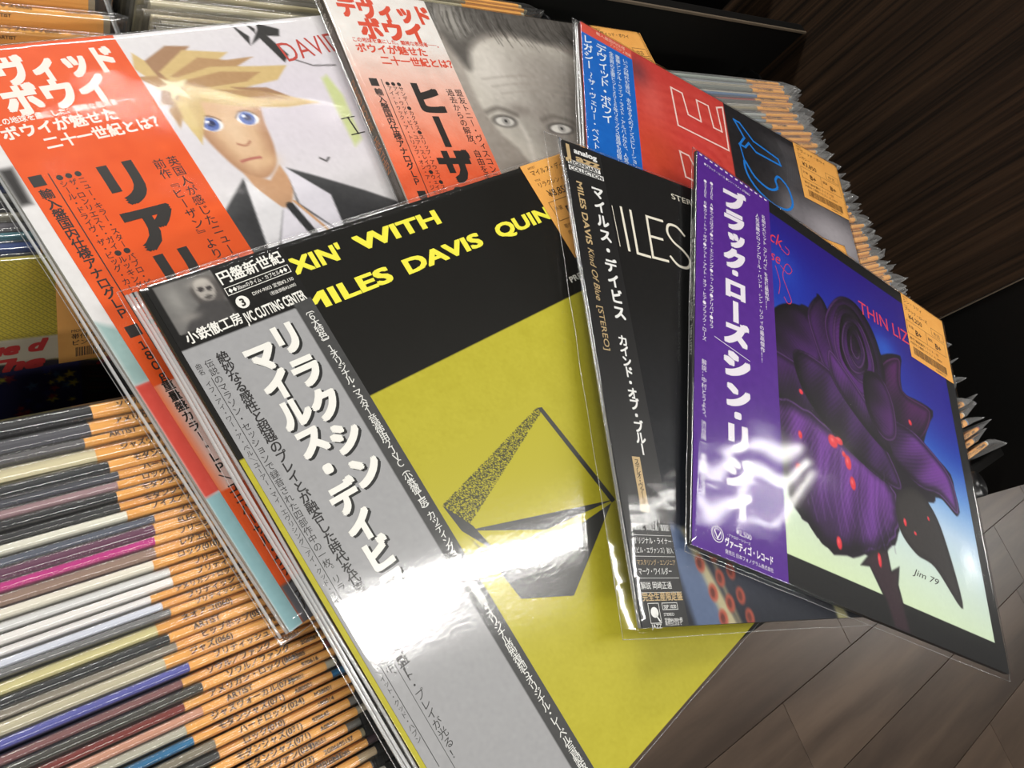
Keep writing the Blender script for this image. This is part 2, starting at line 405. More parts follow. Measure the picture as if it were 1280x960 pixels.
# ================================================================== the setting
def wood(name, c0, c1, axis, rough, scale=(1, 1, 1), gs=6., bumpd=.0006):
    m = mat(name, c0, rough, .4); b = m.node_tree.nodes['Principled BSDF']; b.inputs['Specular IOR Level'].default_value = .2 if 'walnut' in name else .5
    tc = nd(m, 'ShaderNodeTexCoord'); mp = nd(m, 'ShaderNodeMapping'); oi = nd(m, 'ShaderNodeObjectInfo')
    mp.inputs['Scale'].default_value = scale
    ad = nd(m, 'ShaderNodeVectorMath', operation='ADD'); ml = nd(m, 'ShaderNodeVectorMath', operation='SCALE')
    cb = nd(m, 'ShaderNodeCombineXYZ'); lk(m, oi.outputs['Random'], cb.inputs[0]); lk(m, oi.outputs['Random'], cb.inputs[1]); lk(m, oi.outputs['Random'], cb.inputs[2])
    lk(m, cb.outputs[0], ml.inputs[0]); ml.inputs['Scale'].default_value = 17
    lk(m, tc.outputs['Object'], ad.inputs[0]); lk(m, ml.outputs[0], ad.inputs[1]); lk(m, ad.outputs[0], mp.inputs[0])
    n = nd(m, 'ShaderNodeTexNoise'); n.inputs['Scale'].default_value = gs; n.inputs['Detail'].default_value = 8; n.inputs['Roughness'].default_value = .62
    n.inputs['Distortion'].default_value = .35
    lk(m, mp.outputs[0], n.inputs['Vector'])
    r = nd(m, 'ShaderNodeValToRGB'); e = r.color_ramp.elements; e[0].position = .36; e[0].color = rgba(c0); e[1].position = .68; e[1].color = rgba(c1)
    lk(m, n.outputs[0], r.inputs[0])
    hs = nd(m, 'ShaderNodeHueSaturation'); mr = nd(m, 'ShaderNodeMapRange'); mr.inputs['To Min'].default_value = .86; mr.inputs['To Max'].default_value = 1.14
    lk(m, oi.outputs['Random'], mr.inputs[0]); lk(m, mr.outputs[0], hs.inputs['Value']); lk(m, r.outputs[0], hs.inputs['Color'])
    lk(m, hs.outputs[0], b.inputs['Base Color'])
    bp = nd(m, 'ShaderNodeBump'); bp.inputs['Distance'].default_value = bumpd; bp.inputs['Strength'].default_value = .5
    lk(m, n.outputs[0], bp.inputs['Height']); lk(m, bp.outputs[0], b.inputs['Normal'])
    return m
FLOORM = wood('floor_vinyl_oak', (56, 44, 35), (90, 74, 61), 'x', .36, (.3, 3.4, 1), 3.)
PANELM = wood('dark_walnut_laminate', (20, 14, 9), (58, 42, 29), 'z', .5, (1, 22, .4), 7.)
BLACKM = mat('black_lacquer', (10, 9, 8), .5, .2)
BLACKR = mat('black_plastic', (20, 20, 21), .3, .5)
GAPM = mat('floor_joint_dark', (58, 47, 39), .7)
b = MB(); b.box(-1.5, 4.5, -2.6, 2.4, -.02, -.003)
fl = b.build('floor', GAPM); tag(fl, 'grey-brown wood plank floor seen beyond the racks', 'floor', kind='structure')
# planks run along the racks, .18 m wide
pj = -.698
row = 0
for i in range(-8, 12):
    y0 = pj+i*.1835
    off = [2.54, 1.62, .92, 2.0, 1.25][i % 5]
    xs = [x for x in (off-3.66, off-2.44, off-1.22, off, off+1.22, off+2.44) if -1.4 < x < 4.4]
    xs = [-1.5]+xs+[4.5]
    for a, c in zip(xs[:-1], xs[1:]):
        if c-a < .05: continue
        if y0 > -.2 and a < 1.0 and c < 1.2: continue
        q = MB(); cx, cy = (a+c)/2, y0+.0918; hx, hy = (c-a)/2-.0007, .0918-.0008
        q.box(-hx, hx, -hy, hy, -.006, 0)
        o = q.build('plank', FLOORM, fl, bevel=.0006); o.location = (cx, cy, 0)
# wood side panel standing along the right-hand ends of the racks
XW = .948
b = MB(); b.box(0, .03, 0, 1.75, 0, 1.75)
p = b.build('trim_1', PANELM); p.location = (XW, .05, 0); tag(p, 'dark walnut wood panel with upright grain behind the right bin', 'panel', kind='structure')
b = MB(); b.box(0, .012, 0, .206, .0, 1.0)
p = b.build('trim_2', BLACKM); p.location = (XW+.004, -.158, 0); tag(p, 'black end panel beside the walnut panel', 'panel', kind='structure')
b = MB(); b.box(0, .002, 0, .0012, 0, 1.0)
p = b.build('trim_3', mat('pale_edge', (96, 84, 70), .5)); p.location = (XW-.0005, .0475, 0); tag(p, 'thin pale edge between the black and walnut panels', 'trim', kind='structure')  # one even pale colour down the joint of the panels
# rack carcass
zt = H0-.36
rk = bpy.data.objects.new('record_rack', None); C.objects.link(rk); rk.location = (.37, .14, 0)
tag(rk, 'black record rack with three side-by-side bins full of filed records', 'rack')
def rpart(name, x0, x1, y0, y1, z0, z1, m=BLACKM, bev=.002, lab=None):
    b = MB(); b.box(x0-.37, x1-.37, y0-.14, y1-.14, z0, z1); o = b.build(name, m, rk, bevel=bev)
    if lab: o['label'] = lab
    return o
rpart('bin_floor', -.235, .93, -.105, .44, zt-.345, zt-.325)
rpart('back_board', -.235, .945, .432, .444, .2, zt+.004)
rpart('edge_highlight_strip', -.235, .945, .4305, .4325, zt+.0015, zt+.0045, mat('pale_edge', (96, 84, 70), .5), .0003)  # highlight along the board's top edge, put in as a paler strip
rpart('front_board', -.235, .93, -.118, -.108, .2, zt-.03)
rpart('cabinet_base', -.235, .93, -.07, .43, .0, zt-.345)
for x in (-.235, .139, .506, .897):
    b = MB()
    xx = x-.37; top = zt-.008 if x < .8 else zt-.05
    y0, y1 = -.106-.14, .43-.14
    rr = .02
    pr = [(y0, zt-.33), (y0, top-rr), (y0+rr*.3, top-rr*.3), (y0+rr, top), (y1-rr, top), (y1-rr*.3, top-rr*.3), (y1, top-rr), (y1, zt-.33)]
    n = len(pr); V = [(xx, a, c) for a, c in pr]+[(xx+.004, a, c) for a, c in pr]
    b.add(V, [tuple(range(n))[::-1], tuple(range(n, 2*n))]+[(i, (i+1) % n, n+(i+1) % n, n+i) for i in range(n)])
    b.build('divider', BLACKR, rk, bevel=.0012)
# rounded front corner post seen under the purple album
b = MB()
n = 20; V = []
for z in (zt-.10, zt-.012):
    for i in range(n): a = 2*math.pi*i/n; V.append((.805-.37+.011*math.cos(a), -.121-.14+.013*math.sin(a), z))
b.add(V, [(i, (i+1) % n, n+(i+1) % n, n+i) for i in range(n)]+[tuple(range(n))[::-1], tuple(range(n, 2*n))])
b.build('corner_post', BLACKR, rk, True)
# next rack beyond the back board: its low black front and a few record tops
b = MB(); b.box(-.3, .93, .53, .545, 0, zt+.03); b.box(-.3, .93, .445, 1.5, 0, zt-.33)
o = b.build('rack_behind', BLACKM); tag(o, 'black rack frame in the dark beyond the back board', 'rack')

# ================================================================== the six albums
PL_R = plastic('sleeve_plastic_glossy', .10, .14, 5., 1.5, .003, .001, fine=.008)
PL_Y = plastic('sleeve_plastic_wrinkled', .09, .20, 14., 1.6, .003, .003, crease=.8, cscale=4.)
PL_K = plastic('sleeve_plastic_soft', .10, .22, 16., 1.6, .003, .002, fine=.004, crease=.4, cscale=5.)
PL_B = plastic('sleeve_plastic_stretched', .09, .09, 13., 1.5, .003, .001, crease=.16, cscale=4.)
PL_H = plastic('sleeve_plastic_thick', .12, .3, 6., 1.5, .003, .002, crease=.2, cscale=4.)
WHT = (236, 234, 228); BLK = (34, 30, 28)
prewarm([c for c in 'マイルス・デイビスリラクシンヒーザアブックロズィドオカン一二十の世紀'], .03); 

# ---- white album with a wide orange strip (bottom of the fan, left)
Y = Album('record_album', (0.045, 0.3132, -0.3509), (0.9746, 0.224, 0), (0.224, -0.9746, 0), 5.5,
          'white record album with wide orange paper strip and blond cartoon head, at far left', (214, 212, 206))
P = Paint(0, 0, S, S, .9, (222, 220, 220))
P.blob(150, 60, 90, 60, (206, 196, 212), .5); P.blob(190, 60, 60, 50, (214, 204, 218), .4)
# plain blond figure in a dark suit
P.poly([(106, 42), (128, 37), (144, 50), (140, 70), (137, 84), (131, 96), (121, 102), (112, 99), (105, 84), (101, 62)], (214, 176, 140), 1, 1, True, 9, (176, 132, 100))
P.poly([(110, 96), (122, 104), (133, 96), (134, 110), (122, 126), (112, 112)], (196, 152, 116), .8)
P.blob(120, 70, 7, 14, (232, 204, 172), .7); P.blob(128, 92, 7, 5, (226, 190, 150), .6)
for ex, ey in ((109.5, 63), (132, 63.5)):
    P.ell(ex, ey, 6.8, 4.6, (238, 238, 240), .15, rot=.25); P.ell(ex, ey, 4.6, 4.4, (84, 108, 178), .2); P.ell(ex+.3, ey-.4, 2.3, 2.2, (40, 50, 90), .3); P.ell(ex-1.4, ey-1.8, 1.2, 1, (230, 236, 250), .5)
    P.stroke([(ex-6.5, ey-1.5), (ex-2.5, ey-4.9), (ex+2.5, ey-4.9), (ex+6.5, ey-1.2)], .8, (90, 62, 52), smooth=True, a=.8)
P.stroke([(117, 78), (121, 80), (125, 78)], 1.2, (176, 120, 96), smooth=True); P.stroke([(113, 89), (119, 88.5), (125, 89)], 1.6, (176, 104, 94), smooth=True)
HC = [(206, 178, 122), (178, 140, 98), (214, 190, 130), (160, 122, 90)]
for hp, c_ in ((((92, 12), (100, 24), (112, 30), (112, 40), (96, 36), (88, 22)), 0), (((86, 27), (104, 29), (112, 40), (98, 40)), 1), (((90, 46), (96, 36), (112, 34), (108, 46), (98, 48)), 3),
               (((96, 18), (112, 10), (126, 12), (116, 18), (108, 28), (98, 30)), 3), (((100, 26), (120, 14), (146, 19), (138, 23), (118, 30), (104, 38)), 0), (((104, 30), (126, 20), (142, 24), (160, 24), (144, 30), (120, 34)), 1),
               (((102, 32), (130, 27), (160, 31), (178, 33), (166, 42), (138, 44), (112, 44)), 0), (((106, 34), (134, 31), (158, 35), (146, 40), (118, 40)), 1), (((134, 42), (156, 46), (172, 58), (150, 54)), 3),
               (((102, 38), (128, 41), (156, 50), (184, 62), (160, 61), (134, 56), (112, 48), (104, 50)), 0), (((108, 42), (132, 44), (158, 54), (136, 52), (114, 46)), 2), (((124, 42), (150, 47), (168, 57), (144, 52)), 1),
               (((104, 38), (112, 46), (110, 56), (98, 74), (97, 58), (100, 46)), 0), (((98, 44), (104, 48), (103, 60), (98, 72), (96, 56)), 2), (((92, 50), (98, 46), (97, 56), (92, 62)), 1)):
    P.poly(hp, HC[c_], .5, 1, False)
P.poly([(98, 30), (104, 34), (112, 33), (106, 38), (108, 46), (103, 41), (97, 45), (99, 39), (92, 36), (100, 35)], (228, 222, 180), .5)
P.poly([(108, 99), (83, 118), (80, 160), (80, 315), (230, 315), (230, 168), (176, 126), (150, 108), (136, 99), (128, 124), (112, 122)], (52, 52, 54), .8, 1, False, 14, (70, 70, 72))
P.poly([(108, 99), (119, 122), (104, 142), (96, 146)], (228, 226, 230), .6); P.poly([(135, 98), (152, 122), (146, 150), (130, 122)], (224, 220, 230), .6)
P.poly([(119, 122), (128, 122), (146, 150), (150, 175), (104, 160), (106, 140)], (226, 222, 232), .8); P.stroke([(124, 122), (127, 140), (132, 170)], 5, (44, 44, 46)); P.stroke([(128, 120), (136, 140), (142, 165)], 1.6, (206, 156, 110))
# brush strokes and green smear
for q in (((159, 0), (166, 10), (163, 16)), ((176, 1), (189, 7), (186, 12), (178, 11), (184, 26), (178, 31), (172, 12), (164, 16), (174, 6)), ((168, 0), (173, 5), (171, 8))): P.poly(q, (40, 38, 38), .5)
P.poly([(196, 46), (201, 44), (203, 60), (196, 92), (188, 96), (192, 70)], (196, 206, 140), 1.5, .9)
P.stroke([(186, 30), (196, 36), (212, 38)], .8, (60, 56, 56)); P.stroke([(160, 98), (163, 101), (166, 99)], 1, (50, 48, 48))
# painted bands low on the left edge
P.poly([(0, 150), (0, 185), (10, 185), (10, 158)], (150, 178, 176), 1.5); P.poly([(0, 185), (12, 185), (12, 244), (0, 245)], (206, 74, 62), .6)
P.poly([(0, 245), (80, 245), (80, 315), (0, 315)], (140, 180, 186), .6); P.poly([(10, 298), (60, 298), (60, 315), (10, 315)], (96, 96, 100), .6)
P.poly([(0, 66), (6, 66), (5, 86), (0, 86)], (48, 46, 46), 1.5)
P.noise(2.0, 2); Y.art(P)
k = Ink(); k.h('DAVID', 180, 31, 20, -.004, ang=-.08, sx=.8); Y.ink(k, (186, 60, 50))
k = Ink(); k.line([(196, 76), (196, 88)], 1.2).line([(191, 76), (201, 76)], .8).line([(191, 88), (201, 88)], .8); Y.ink(k, (40, 36, 36))
P = Paint(0, 0, 0, 0, 1, (0, 0, 0)) if 0 else Paint(7, 0, 88, S, 1., (226, 86, 30))
P.blend((P.Y > 188)*(P.Y < 246)*np.clip(1-np.abs(P.X-14)/9, 0, 1)*1.2, (240, 206, 198)); P.poly([(7, 296), (88, 296), (88, 316), (7, 316)], (92, 92, 98), .6); P.noise(2.5, 5)
Y.obi(7, 88, (226, 86, 30), P)
def bowie_obi(A, ob, top, txt, title, listing, right, tcol=BLK, base=.3):
    k = Ink(); off = .045
    k.h('デヴィッド', 9, 22, 17.5, .05, width=73, ang=-.02); k.h('ボウイ', 19, 38.5, 18.5, .05, width=51, ang=-.02)
    k.h('この地球を虜にした、類稀な表現者──。', 10, 43.5, 4.1, .02, width=68, ang=-.03)
    k.h('ボウイが魅せた', 10, 51.5, 7.8, .03, width=55, ang=-.03); k.h('二十一世紀とは？', 25, 60, 7.8, .03, width=58, ang=-.03)
    A.ink(k, top, base, parent=ob)
    k = Ink(); s = txt
    k.rect(9.5, 72.5, 15.5, 78.5); k.v_('輸入盤国内仕様アナログＬＰ', 13, 83, 6.0, 5.6, .02)
    k.rect(10, 157, 16, 163); k.v_('１８０ｇ重量盤カラー・ＬＰ／ユニバーサル・ヴァイナル', 13, 168, 5.6, 5.6, .02)
    k.line([(18.6, 73), (17.6, 172)], .55)
    for x, q in zip((31, 26.6, 22.4), listing): k.v_(q, x, 76, 3.9, 3.75, .01)
    for i, ch in enumerate(title): k.v_(ch, 49, 86+i*26.5, 27, off=.05, sx=1.02)
    k.v_(right[0], 77.5, 80, 6.3, 6.2, .01); k.v_(right[1], 70, 80, 6.3, 6.2, .01)
    A.ink(k, tcol, base+.01, parent=ob)
bowie_obi(Y, Y.ob, (238, 228, 220), BLK, 'リアリティ',
          ('●ニュー・キラー・スター●パブロ・ピカソ●ネヴァー・ゲット・オールド', '●ザ・ロンリエスト・ガイ●ルッキング・フォー・ウォーター', '●シール・ドライヴ・ザ・ビッグ・カー●デイズ●フォール・ドッグ'),
          ('英国人が感じたニューヨーク、リアリティ', '前作『ヒーザン』より、わずか１年'))
Y.sleeve(PL_Y, 5.5, 4, 3, 3, .5); Y.folds((-1.0, -3.6), .8)

# ---- grey portrait album, pale strip turning orange
Hh = Album('record_album', (0.2638, 0.3785, -0.341), (0.9999, -0.0106, 0), (-0.0106, -0.9999, 0), 9,
           'record album with grey portrait print and pale strip fading to orange', (92, 84, 76))
P = Paint(0, 0, S, S, .9, (152, 144, 136))
P.blend(np.clip((P.X-150)/200, 0, .5), (110, 104, 98))
face = [(118, 34), (150, 24), (200, 30), (226, 60), (222, 120), (200, 190), (150, 210), (124, 180), (112, 132), (99, 112), (92, 84), (96, 52)]
P.poly(face, (172, 166, 158), 2.2, 1, True, 26, (196, 190, 180))
P.blob(120, 58, 26, 30, (220, 214, 206), .9); P.blob(160, 60, 30, 16, (184, 176, 168), .6); P.blob(190, 90, 50, 60, (112, 106, 100), .75); P.blob(150, 112, 10, 30, (120, 112, 106), .6)
P.stroke([(120, 100), (122, 118), (116, 146)], 3, (214, 208, 200), 2.5, .8, True); P.blob(128, 92, 12, 6, (120, 112, 106), .7)
hair = [(84, -2), (240, -2), (240, 34), (214, 26), (186, 26), (150, 20), (122, 27), (106, 40), (98, 58), (92, 50), (86, 30)]
P.poly(hair, (84, 80, 76), 4, 1, True); P.blob(100, 14, 14, 16, (190, 186, 178), .7)
for i in range(150):
    x = 86+rng.random()*150; y = -2+rng.random()*10; l = 12+rng.random()*16; sl = (x-125)*.10; k_ = max(0, 1-(x-86)/70)
    v = (60+150*k_*rng.random()+50*rng.random()) if i % 2 else 44; P.stroke([(x, y), (x+sl*.3-2, y+l*.5), (x+sl, min(y+l, 44))], .8, (v, v-3, v-7), .7, .55)
for ex, ey, w in ((108, 102, 11), (160, 107, 13)):
    P.ell(ex, ey, w, 5.2, (60, 56, 54), .5, .8); P.ell(ex, ey+.4, w-2.5, 3.9, (206, 202, 196), .3); P.ell(ex+1, ey, 3.6, 3.6, (160, 156, 152), .4); P.ell(ex+1, ey, 1.4, 1.4, (50, 48, 48), .5)
    P.stroke([(ex-w-2, ey-7), (ex, ey-11), (ex+w+3, ey-6)], 3.2, (96, 90, 84), 2, .8, True)
for q in range(3): P.stroke([(105+q*6, 66+q*6), (150, 60+q*7), (196, 68+q*5)], 1, (150, 142, 134), 1.5, .6, True)
P.noise(4, 3); Hh.art(P)
P = Paint(1, 0, 83, S, 1., (228, 224, 220)); q = np.clip((P.Y-40)/105, 0, 1); P.noise(1.5, 6)
nz = rng.normal(size=P.Y.shape)*.02; P.blend(np.clip(q*.95+nz, 0, 1), (232, 92, 52)); P.noise(4, 6)
Hh.obi(1, 83, (226, 222, 218), P)
bowie_obi(Hh, Hh.ob, (212, 72, 44), BLK, 'ヒーザン',
          ('●サンデー●カクタス●スリップ・アウェイ●スロー・バーン●アフレイド', '●アイ・ウッド・ビー・ユア・スレイヴ●ウェイティング・フォー・ユー', '●アイ・トゥック・ア・トリップ・オン・ア・ジェミニ・スペースシップ'),
          ('盟友トニー・ヴィスコンティと創る', '過去からの解放、自由を手に！'))
k = Ink()   # spine wording reads down the left side of the jacket
def spine_txt(A, txt, y0, size, col, off=.01, width=None, parent=None):
    V, F = glyph(txt, 0.); G = V*size
    if width: G[:, 0] *= width/np.ptp(G[:, 0])
    t = A.t; mid = (glyph(txt, 0.)[0][:, 1].max())*size/2
    P3 = [(A.l(-.32, y0+g[0], -t/2+(g[1]-mid))) for g in G]
    return obj('lettering', mesh('lettering', P3, F, ink(col)), A.jacket)
spine_txt(Hh, 'DAVID BOWIE   HEATHEN', 72, 7.0, (206, 132, 78), .012, width=68)
spine_txt(Hh, '88985-86630', 2, 5, (214, 206, 196), .01, width=32)
Hh.sticker(('デヴィッド・ボウイ', 'ヒーザン', '¥4,850', 'A', 'A'), x0=253)
Hh.sleeve(PL_H, 3, 3, 2, 3, .4)

# ---- red and black album with a blue strip
L = Album('record_album', (0.4882, 0.3656, -0.3283), (0.8859, -0.4638, 0), (-0.4638, -0.8859, 0), 5,
          'red and black record album with blue paper strip and huge outlined letters', (84, 44, 46))
P = Paint(0, 0, S, S, .9, (190, 58, 52))
for i in range(26):
    a = -.9+i*.09; P.stroke([(52, 40+i*3), (100+40*math.cos(a), 60+60*math.sin(a)), (162, 20+i*9)], 5, [(214, 90, 76), (166, 36, 36), (206, 72, 56)][i % 3], 5, .5, True)
P.blob(58, 22, 12, 16, (112, 52, 58), .9); P.blob(70, 110, 26, 34, (206, 74, 44), .8); P.blob(120, 60, 22, 30, (202, 62, 60), .5); P.blob(72, 50, 14, 26, (226, 120, 110), .35)
P.poly([(160, -2), (317, -2), (317, 317), (160, 317)], (28, 27, 30), .5)
P.blob(240, 40, 26, 20, (70, 70, 74), .8); P.blob(236, 18, 30, 10, (84, 82, 84), .5); P.blob(285, 100, 60, 34, (168, 162, 168), .95); P.blob(230, 96, 14, 30, (120, 116, 122), .7); P.blob(300, 150, 60, 60, (150, 146, 150), .7)
for i in range(16): P.stroke([(226+i*2, 8), (236+i*3, 30), (232+i*2.4, 60)], .9, (104, 102, 108), .8, .35, True)
P.noise(2.5, 3); L.art(P)
k = Ink(); k.line([(95, 19), (108, 18.5), (112, 42), (127, 42), (125, 17), (139, 16), (142, 41), (152, 40.5), (150, 12), (158, 7), (157, 60), (98, 62)], 1.7, True)
k.line([(96, 92), (106, 92), (112, 104), (124, 104), (124, 118), (99, 118)], 1.7, True)
L.ink(k, (238, 206, 198))
k = Ink(); k.line([(171, 15), (178, 15), (193, 30), (224, 36), (226, 43), (194, 43), (186, 36), (180, 44), (173, 44), (181, 32)], 2.3, True)
k.line(spline([(176, 62), (186, 76), (202, 82), (214, 76), (214, 66), (220, 60), (230, 68), (232, 86), (222, 97), (204, 98), (186, 90), (176, 76)], True, 4), 2.5, True)
k.line([(173, 44), (176, 64)], 1.5)
L.ink(k, (18, 116, 204))
P = Paint(.5, 0, 53, S, 1., (14, 96, 186)); P.blend((P.Y < 11.5)*1., (204, 78, 62)); P.noise(2, 3)
L.obi(.5, 53, (14, 96, 186), P)
k = Ink(); k.v_('レガシー', 6.5, 18, 10, 9.6, .015).v_('〜ザ・ヴェリー・ベスト・オブ・デヴィッド・ボウイ', 8, 58, 7.2, 7.4, .01, x1=10)
k.v_('デヴィッド・ボウイ', 20, 20, 11.5, 9.6, .01, x1=21.5)
k.v_('全世界の主要ヒット２０１６年リミックス音源も収録した究極ベスト', 30.5, 19, 5.2, 4.9, .0)
k.v_('豪華シングル・ライブ・ラスト・アルバムから、人気テイクまで収めた', 37, 19, 5.2, 4.9, .0)
k.v_('いつの時代も彼は、あらゆる人のインスピレーションであり、永遠の', 45, 19, 5.4, 5.0, .0)
L.ink(k, (226, 234, 240), .3, parent=L.ob)
k = Ink(); k.h('輸入盤国内仕様', 16, 5, 4.2, .0, width=30).h('アナログ２枚組', 30, 9.4, 4, .0, width=22); L.ink(k, (236, 190, 170), .3, parent=L.ob)
L.sticker(('デヴィッド・ボウイ', 'レガシー', '¥3,850', 'B+', 'B+'), x0=252)
L.sleeve(PL_H, 6, 3, 3, 3, .3); L.folds((-1.5, -4.2), .8)

# ---- yellow and black album, silver strip
R = Album('record_album', (0.0961, 0.1711, -0.3324), (0.9786, 0.1976, 0.0575), (0.1992, -0.9797, -0.0242), 4.2,
          'yellow and black record album with a broad silver paper strip, largest and nearest', (70, 68, 40))
P = Paint(0, 0, S, S, .9, (180, 171, 50)); P.blend((P.Y < 89.7)*1., (19, 18, 15))
P.noise(2.2, 1.3); P.noise(1.5, 8)
P.blend((P.Y < 88.5)*.75, (19, 18, 15)); R.art(P)
k = Ink()   # plain angular shapes in black
k.poly([(159, 138), (160.5, 144), (214, 262), (168, 205)][:0] or [(158.5, 138), (161.5, 139), (172, 206), (168.5, 206)])
k.poly([(75, 155), (77, 171), (88, 190), (84, 172)]); k.poly([(78, 174), (82, 188), (113, 232), (92, 212)]); k.poly([(79, 172), (170, 205), (121, 196)])
k.poly([(82, 189), (86, 216), (114, 232), (168, 206), (128, 204), (104, 200)])
R.ink(k, (62, 62, 60))
P = Paint(74, 134, 162, 176, .45, (180, 171, 50)); 
tri = [(75, 155), (159, 137.5), (160, 141), (79, 172)]
D_, in_ = P._seg(tri, P.X, P.Y); P.blend(in_*(rng.random(P.X.shape) < .62)*.85, (58, 58, 52)); R.art(P, 'cover_print', .08)
k = Ink(); k.h("RELAXIN'", 36, 17.5, 12.4, .035, width=66).h('WITH', 111, 17, 12.2, .035, width=59)
k.h('THE', 28, 38.6, 12.2, .035, width=27).h('MILES', 64, 38.6, 12.4, .035, width=57).h('DAVIS', 131, 38.6, 12.2, .035, width=58).h('QUINTET', 202, 38.4, 12.2, .035, width=82)
R.ink(k, (238, 230, 70))
k = Ink(); k.h('PRESTIGE 7129', 234, 82, 5.4, .02, width=44); R.ink(k, (228, 226, 218))
P = Paint(2.5, 0, 72, S, .9, (158, 158, 160)); P.blend((P.Y < 34)*1., (24, 23, 22)); P.blend(((P.X > 62) & (P.Y > 31))*1., (70, 70, 70))
# small grey studio photograph: a masked bust over a desk
m_ = (P.X > 6) & (P.X < 34) & (P.Y > 1.5) & (P.Y < 27); P.blend(m_*1., (112, 110, 108))
P.blob(12, 10, 4, 8, (150, 148, 144), .8); P.poly([(20, 8), (26, 3), (33, 5), (34, 14), (30, 20), (22, 18)], (84, 80, 78), .8, 1, True)
P.ell(26.5, 9.5, 4.6, 6, (166, 160, 154), .25); P.ell(24.8, 9, 1.5, 1.3, (60, 56, 56), .4); P.ell(28.6, 9.6, 1.4, 1.3, (60, 56, 56), .4); P.ell(26.4, 13.6, 2, 1, (80, 76, 74), .5); P.blob(26, 5.5, 5, 2, (190, 184, 176), .8)
P.poly([(14, 20), (22, 15), (34, 18), (34, 27), (8, 27)], (70, 68, 68), 1); P.blob(14, 20, 5, 2, (140, 136, 132), .9); P.noise(2, 1.5)
R.obi(2.5, 72, (40, 38, 37), P)
k = Ink(); k.h('円盤新世紀', 35, 9.8, 7.4, .02, width=35, ang=-.03)
k.line([(35, 12.4), (70, 11.2), (70, 15.2), (35, 16.4)], .35, True).h('◆◆30cmのタイム・カプセル◆◆', 36.2, 15.4, 2.7, .01, width=32.5, ang=-.034)
k.h('DIW-9003 定価¥3,150', 46, 20.4, 2.5, .005, width=23, ang=-.03).h('（税抜価格¥3,000）', 54, 23.4, 2.2, .0, width=14.5, ang=-.03)
k.ring(39.5, 21.6, 3.3)
k.h('JVC CUTTING CENTER', 36, 32.2, 7.4, .025, width=34, ang=-.03); k.h('小鉄徹工房', 7, 31.6, 6.4, .02, width=28, ang=-.03)
R.ink(k, WHT, .3, parent=R.ob)
k = Ink(); k.h('3', 38.1, 23.6, 5.4, .03); R.ink(k, BLK, .385, parent=R.ob)
def two(A, col, sh, txt, x, y, size, pitch, off, dx=1.1, dy=1.3, **q):
    k = Ink(); k.v_(txt, x+dx, y+dy, size, pitch, off, **q); A.ink(k, sh, .28, parent=A.ob)
    k = Ink(); k.v_(txt, x, y, size, pitch, off, **q); A.ink(k, col, .37, parent=A.ob)
two(R, WHT, (30, 30, 30), 'リラクシン', 49.5, 46, 17, 18.6, .05)
two(R, WHT, (30, 30, 30), 'マイルス・デイビス', 33.5, 50, 16, 15.4, .05)
k = Ink(); k.v_('絶妙なる感性と超越のプレイとが融合した時代を代表する歴史的名盤！', 17.5, 43, 5.9, 5.35, .016)
k.v_('伝説のマラソン・セッションで録音された四部作中の一枚。リラックスした雰囲気の中、', 10.5, 43.5, 4.2, 4.2, .005)
k.v_('曲名　イフ・アイ・ワー・ア・ベル／ユーアー・マイ・エヴリシング／アイ・クッド・ライト・ア・ブック／オレオ／イット・クッド・ハプン', 5.6, 43, 3.0, 3.05, .0)
k.line([(8, 50), (7.4, 250)], .3)
k.v_('ミュート・プレイが光る！', 16.5, 196, 5.0, 4.9, .008)
k.line([(13.5, 200), (13, 262)], .25)
R.ink(k, (38, 36, 36), .3, parent=R.ob)
k = Ink(); s = '〔６大特色〕１オリジナル・マスター音源使用２ＪＶＣ（小鉄徹工房）カッティング３１８０ｇ重量盤４オリジナル原型復刻５オリジナル・レーベル写真製版復刻６原文ライナーノーツ'
k.v_(s, 67, 37, 4.9, 3.72, .01); R.ink(k, (226, 226, 222), .3, parent=R.ob)
R.sticker(('マイルス・デイビス', 'リラクシン・ウィズ', '¥8,850', 'B+', 'B'), x0=250, skew=-2)
R.sleeve(PL_R, 8, 4, 3, 3, .35); R.folds((-1.2, -3.4, -5.2), .9)

# ---- black album with thin white capitals
K = Album('record_album', (0.3764, 0.2352, -0.3078), (0.9399, -0.3407, -0.0239), (-0.341, -0.94, -0.0072), 3.2,
          'black record album with thin white capitals, between the yellow and the purple albums', (30, 30, 30))
P = Paint(0, 0, S, S, .9, (19, 19, 19)); P.blend(np.clip((P.Y-120)/160, 0, 1)*.9, (32, 35, 44)); P.blob(90, 280, 90, 26, (58, 62, 76), .8)
P.poly([(40, 262), (47, 262), (74, 318), (62, 318)], (186, 176, 138), 1.8, .9); P.poly([(28, 258), (42, 262), (64, 318), (40, 318)], (92, 108, 140), 2.2, .9); P.stroke([(60, 258), (66, 290), (76, 318)], 2.6, (160, 148, 116), 1.6, .7, True)
for x, y in ((56, 268), (64, 276), (52, 282), (66, 290), (76, 286), (58, 298), (70, 304), (80, 300), (62, 312), (84, 312)):
    P.ell(x, y, 3.6, 5, (166, 76, 60), .45, .9); P.ell(x-.5, y, 1.8, 2.8, (84, 44, 40), .6, .8)
P.poly([(160, 290), (166, 292), (178, 318), (166, 318)], (186, 180, 130), 1.5, .8); P.noise(1.5, 2); K.art(P)
k = Ink()
k.line([(36.3, 43), (36.8, 75)], .55)
for q in ([(44.5, 42), (44.5, 76)], [(53, 42), (52, 76.5), (63, 76.5)], [(83, 41.5), (68, 42), (66, 76), (80, 75.5)], [(67.5, 58.5), (79, 58)]): k.line(q, 2.0)
k.line(spline([(103, 48), (97, 42.5), (89, 43), (86, 50), (90, 57), (98, 62), (103, 69), (99, 76), (90, 76.5), (84, 71)], False, 5), 2.0)
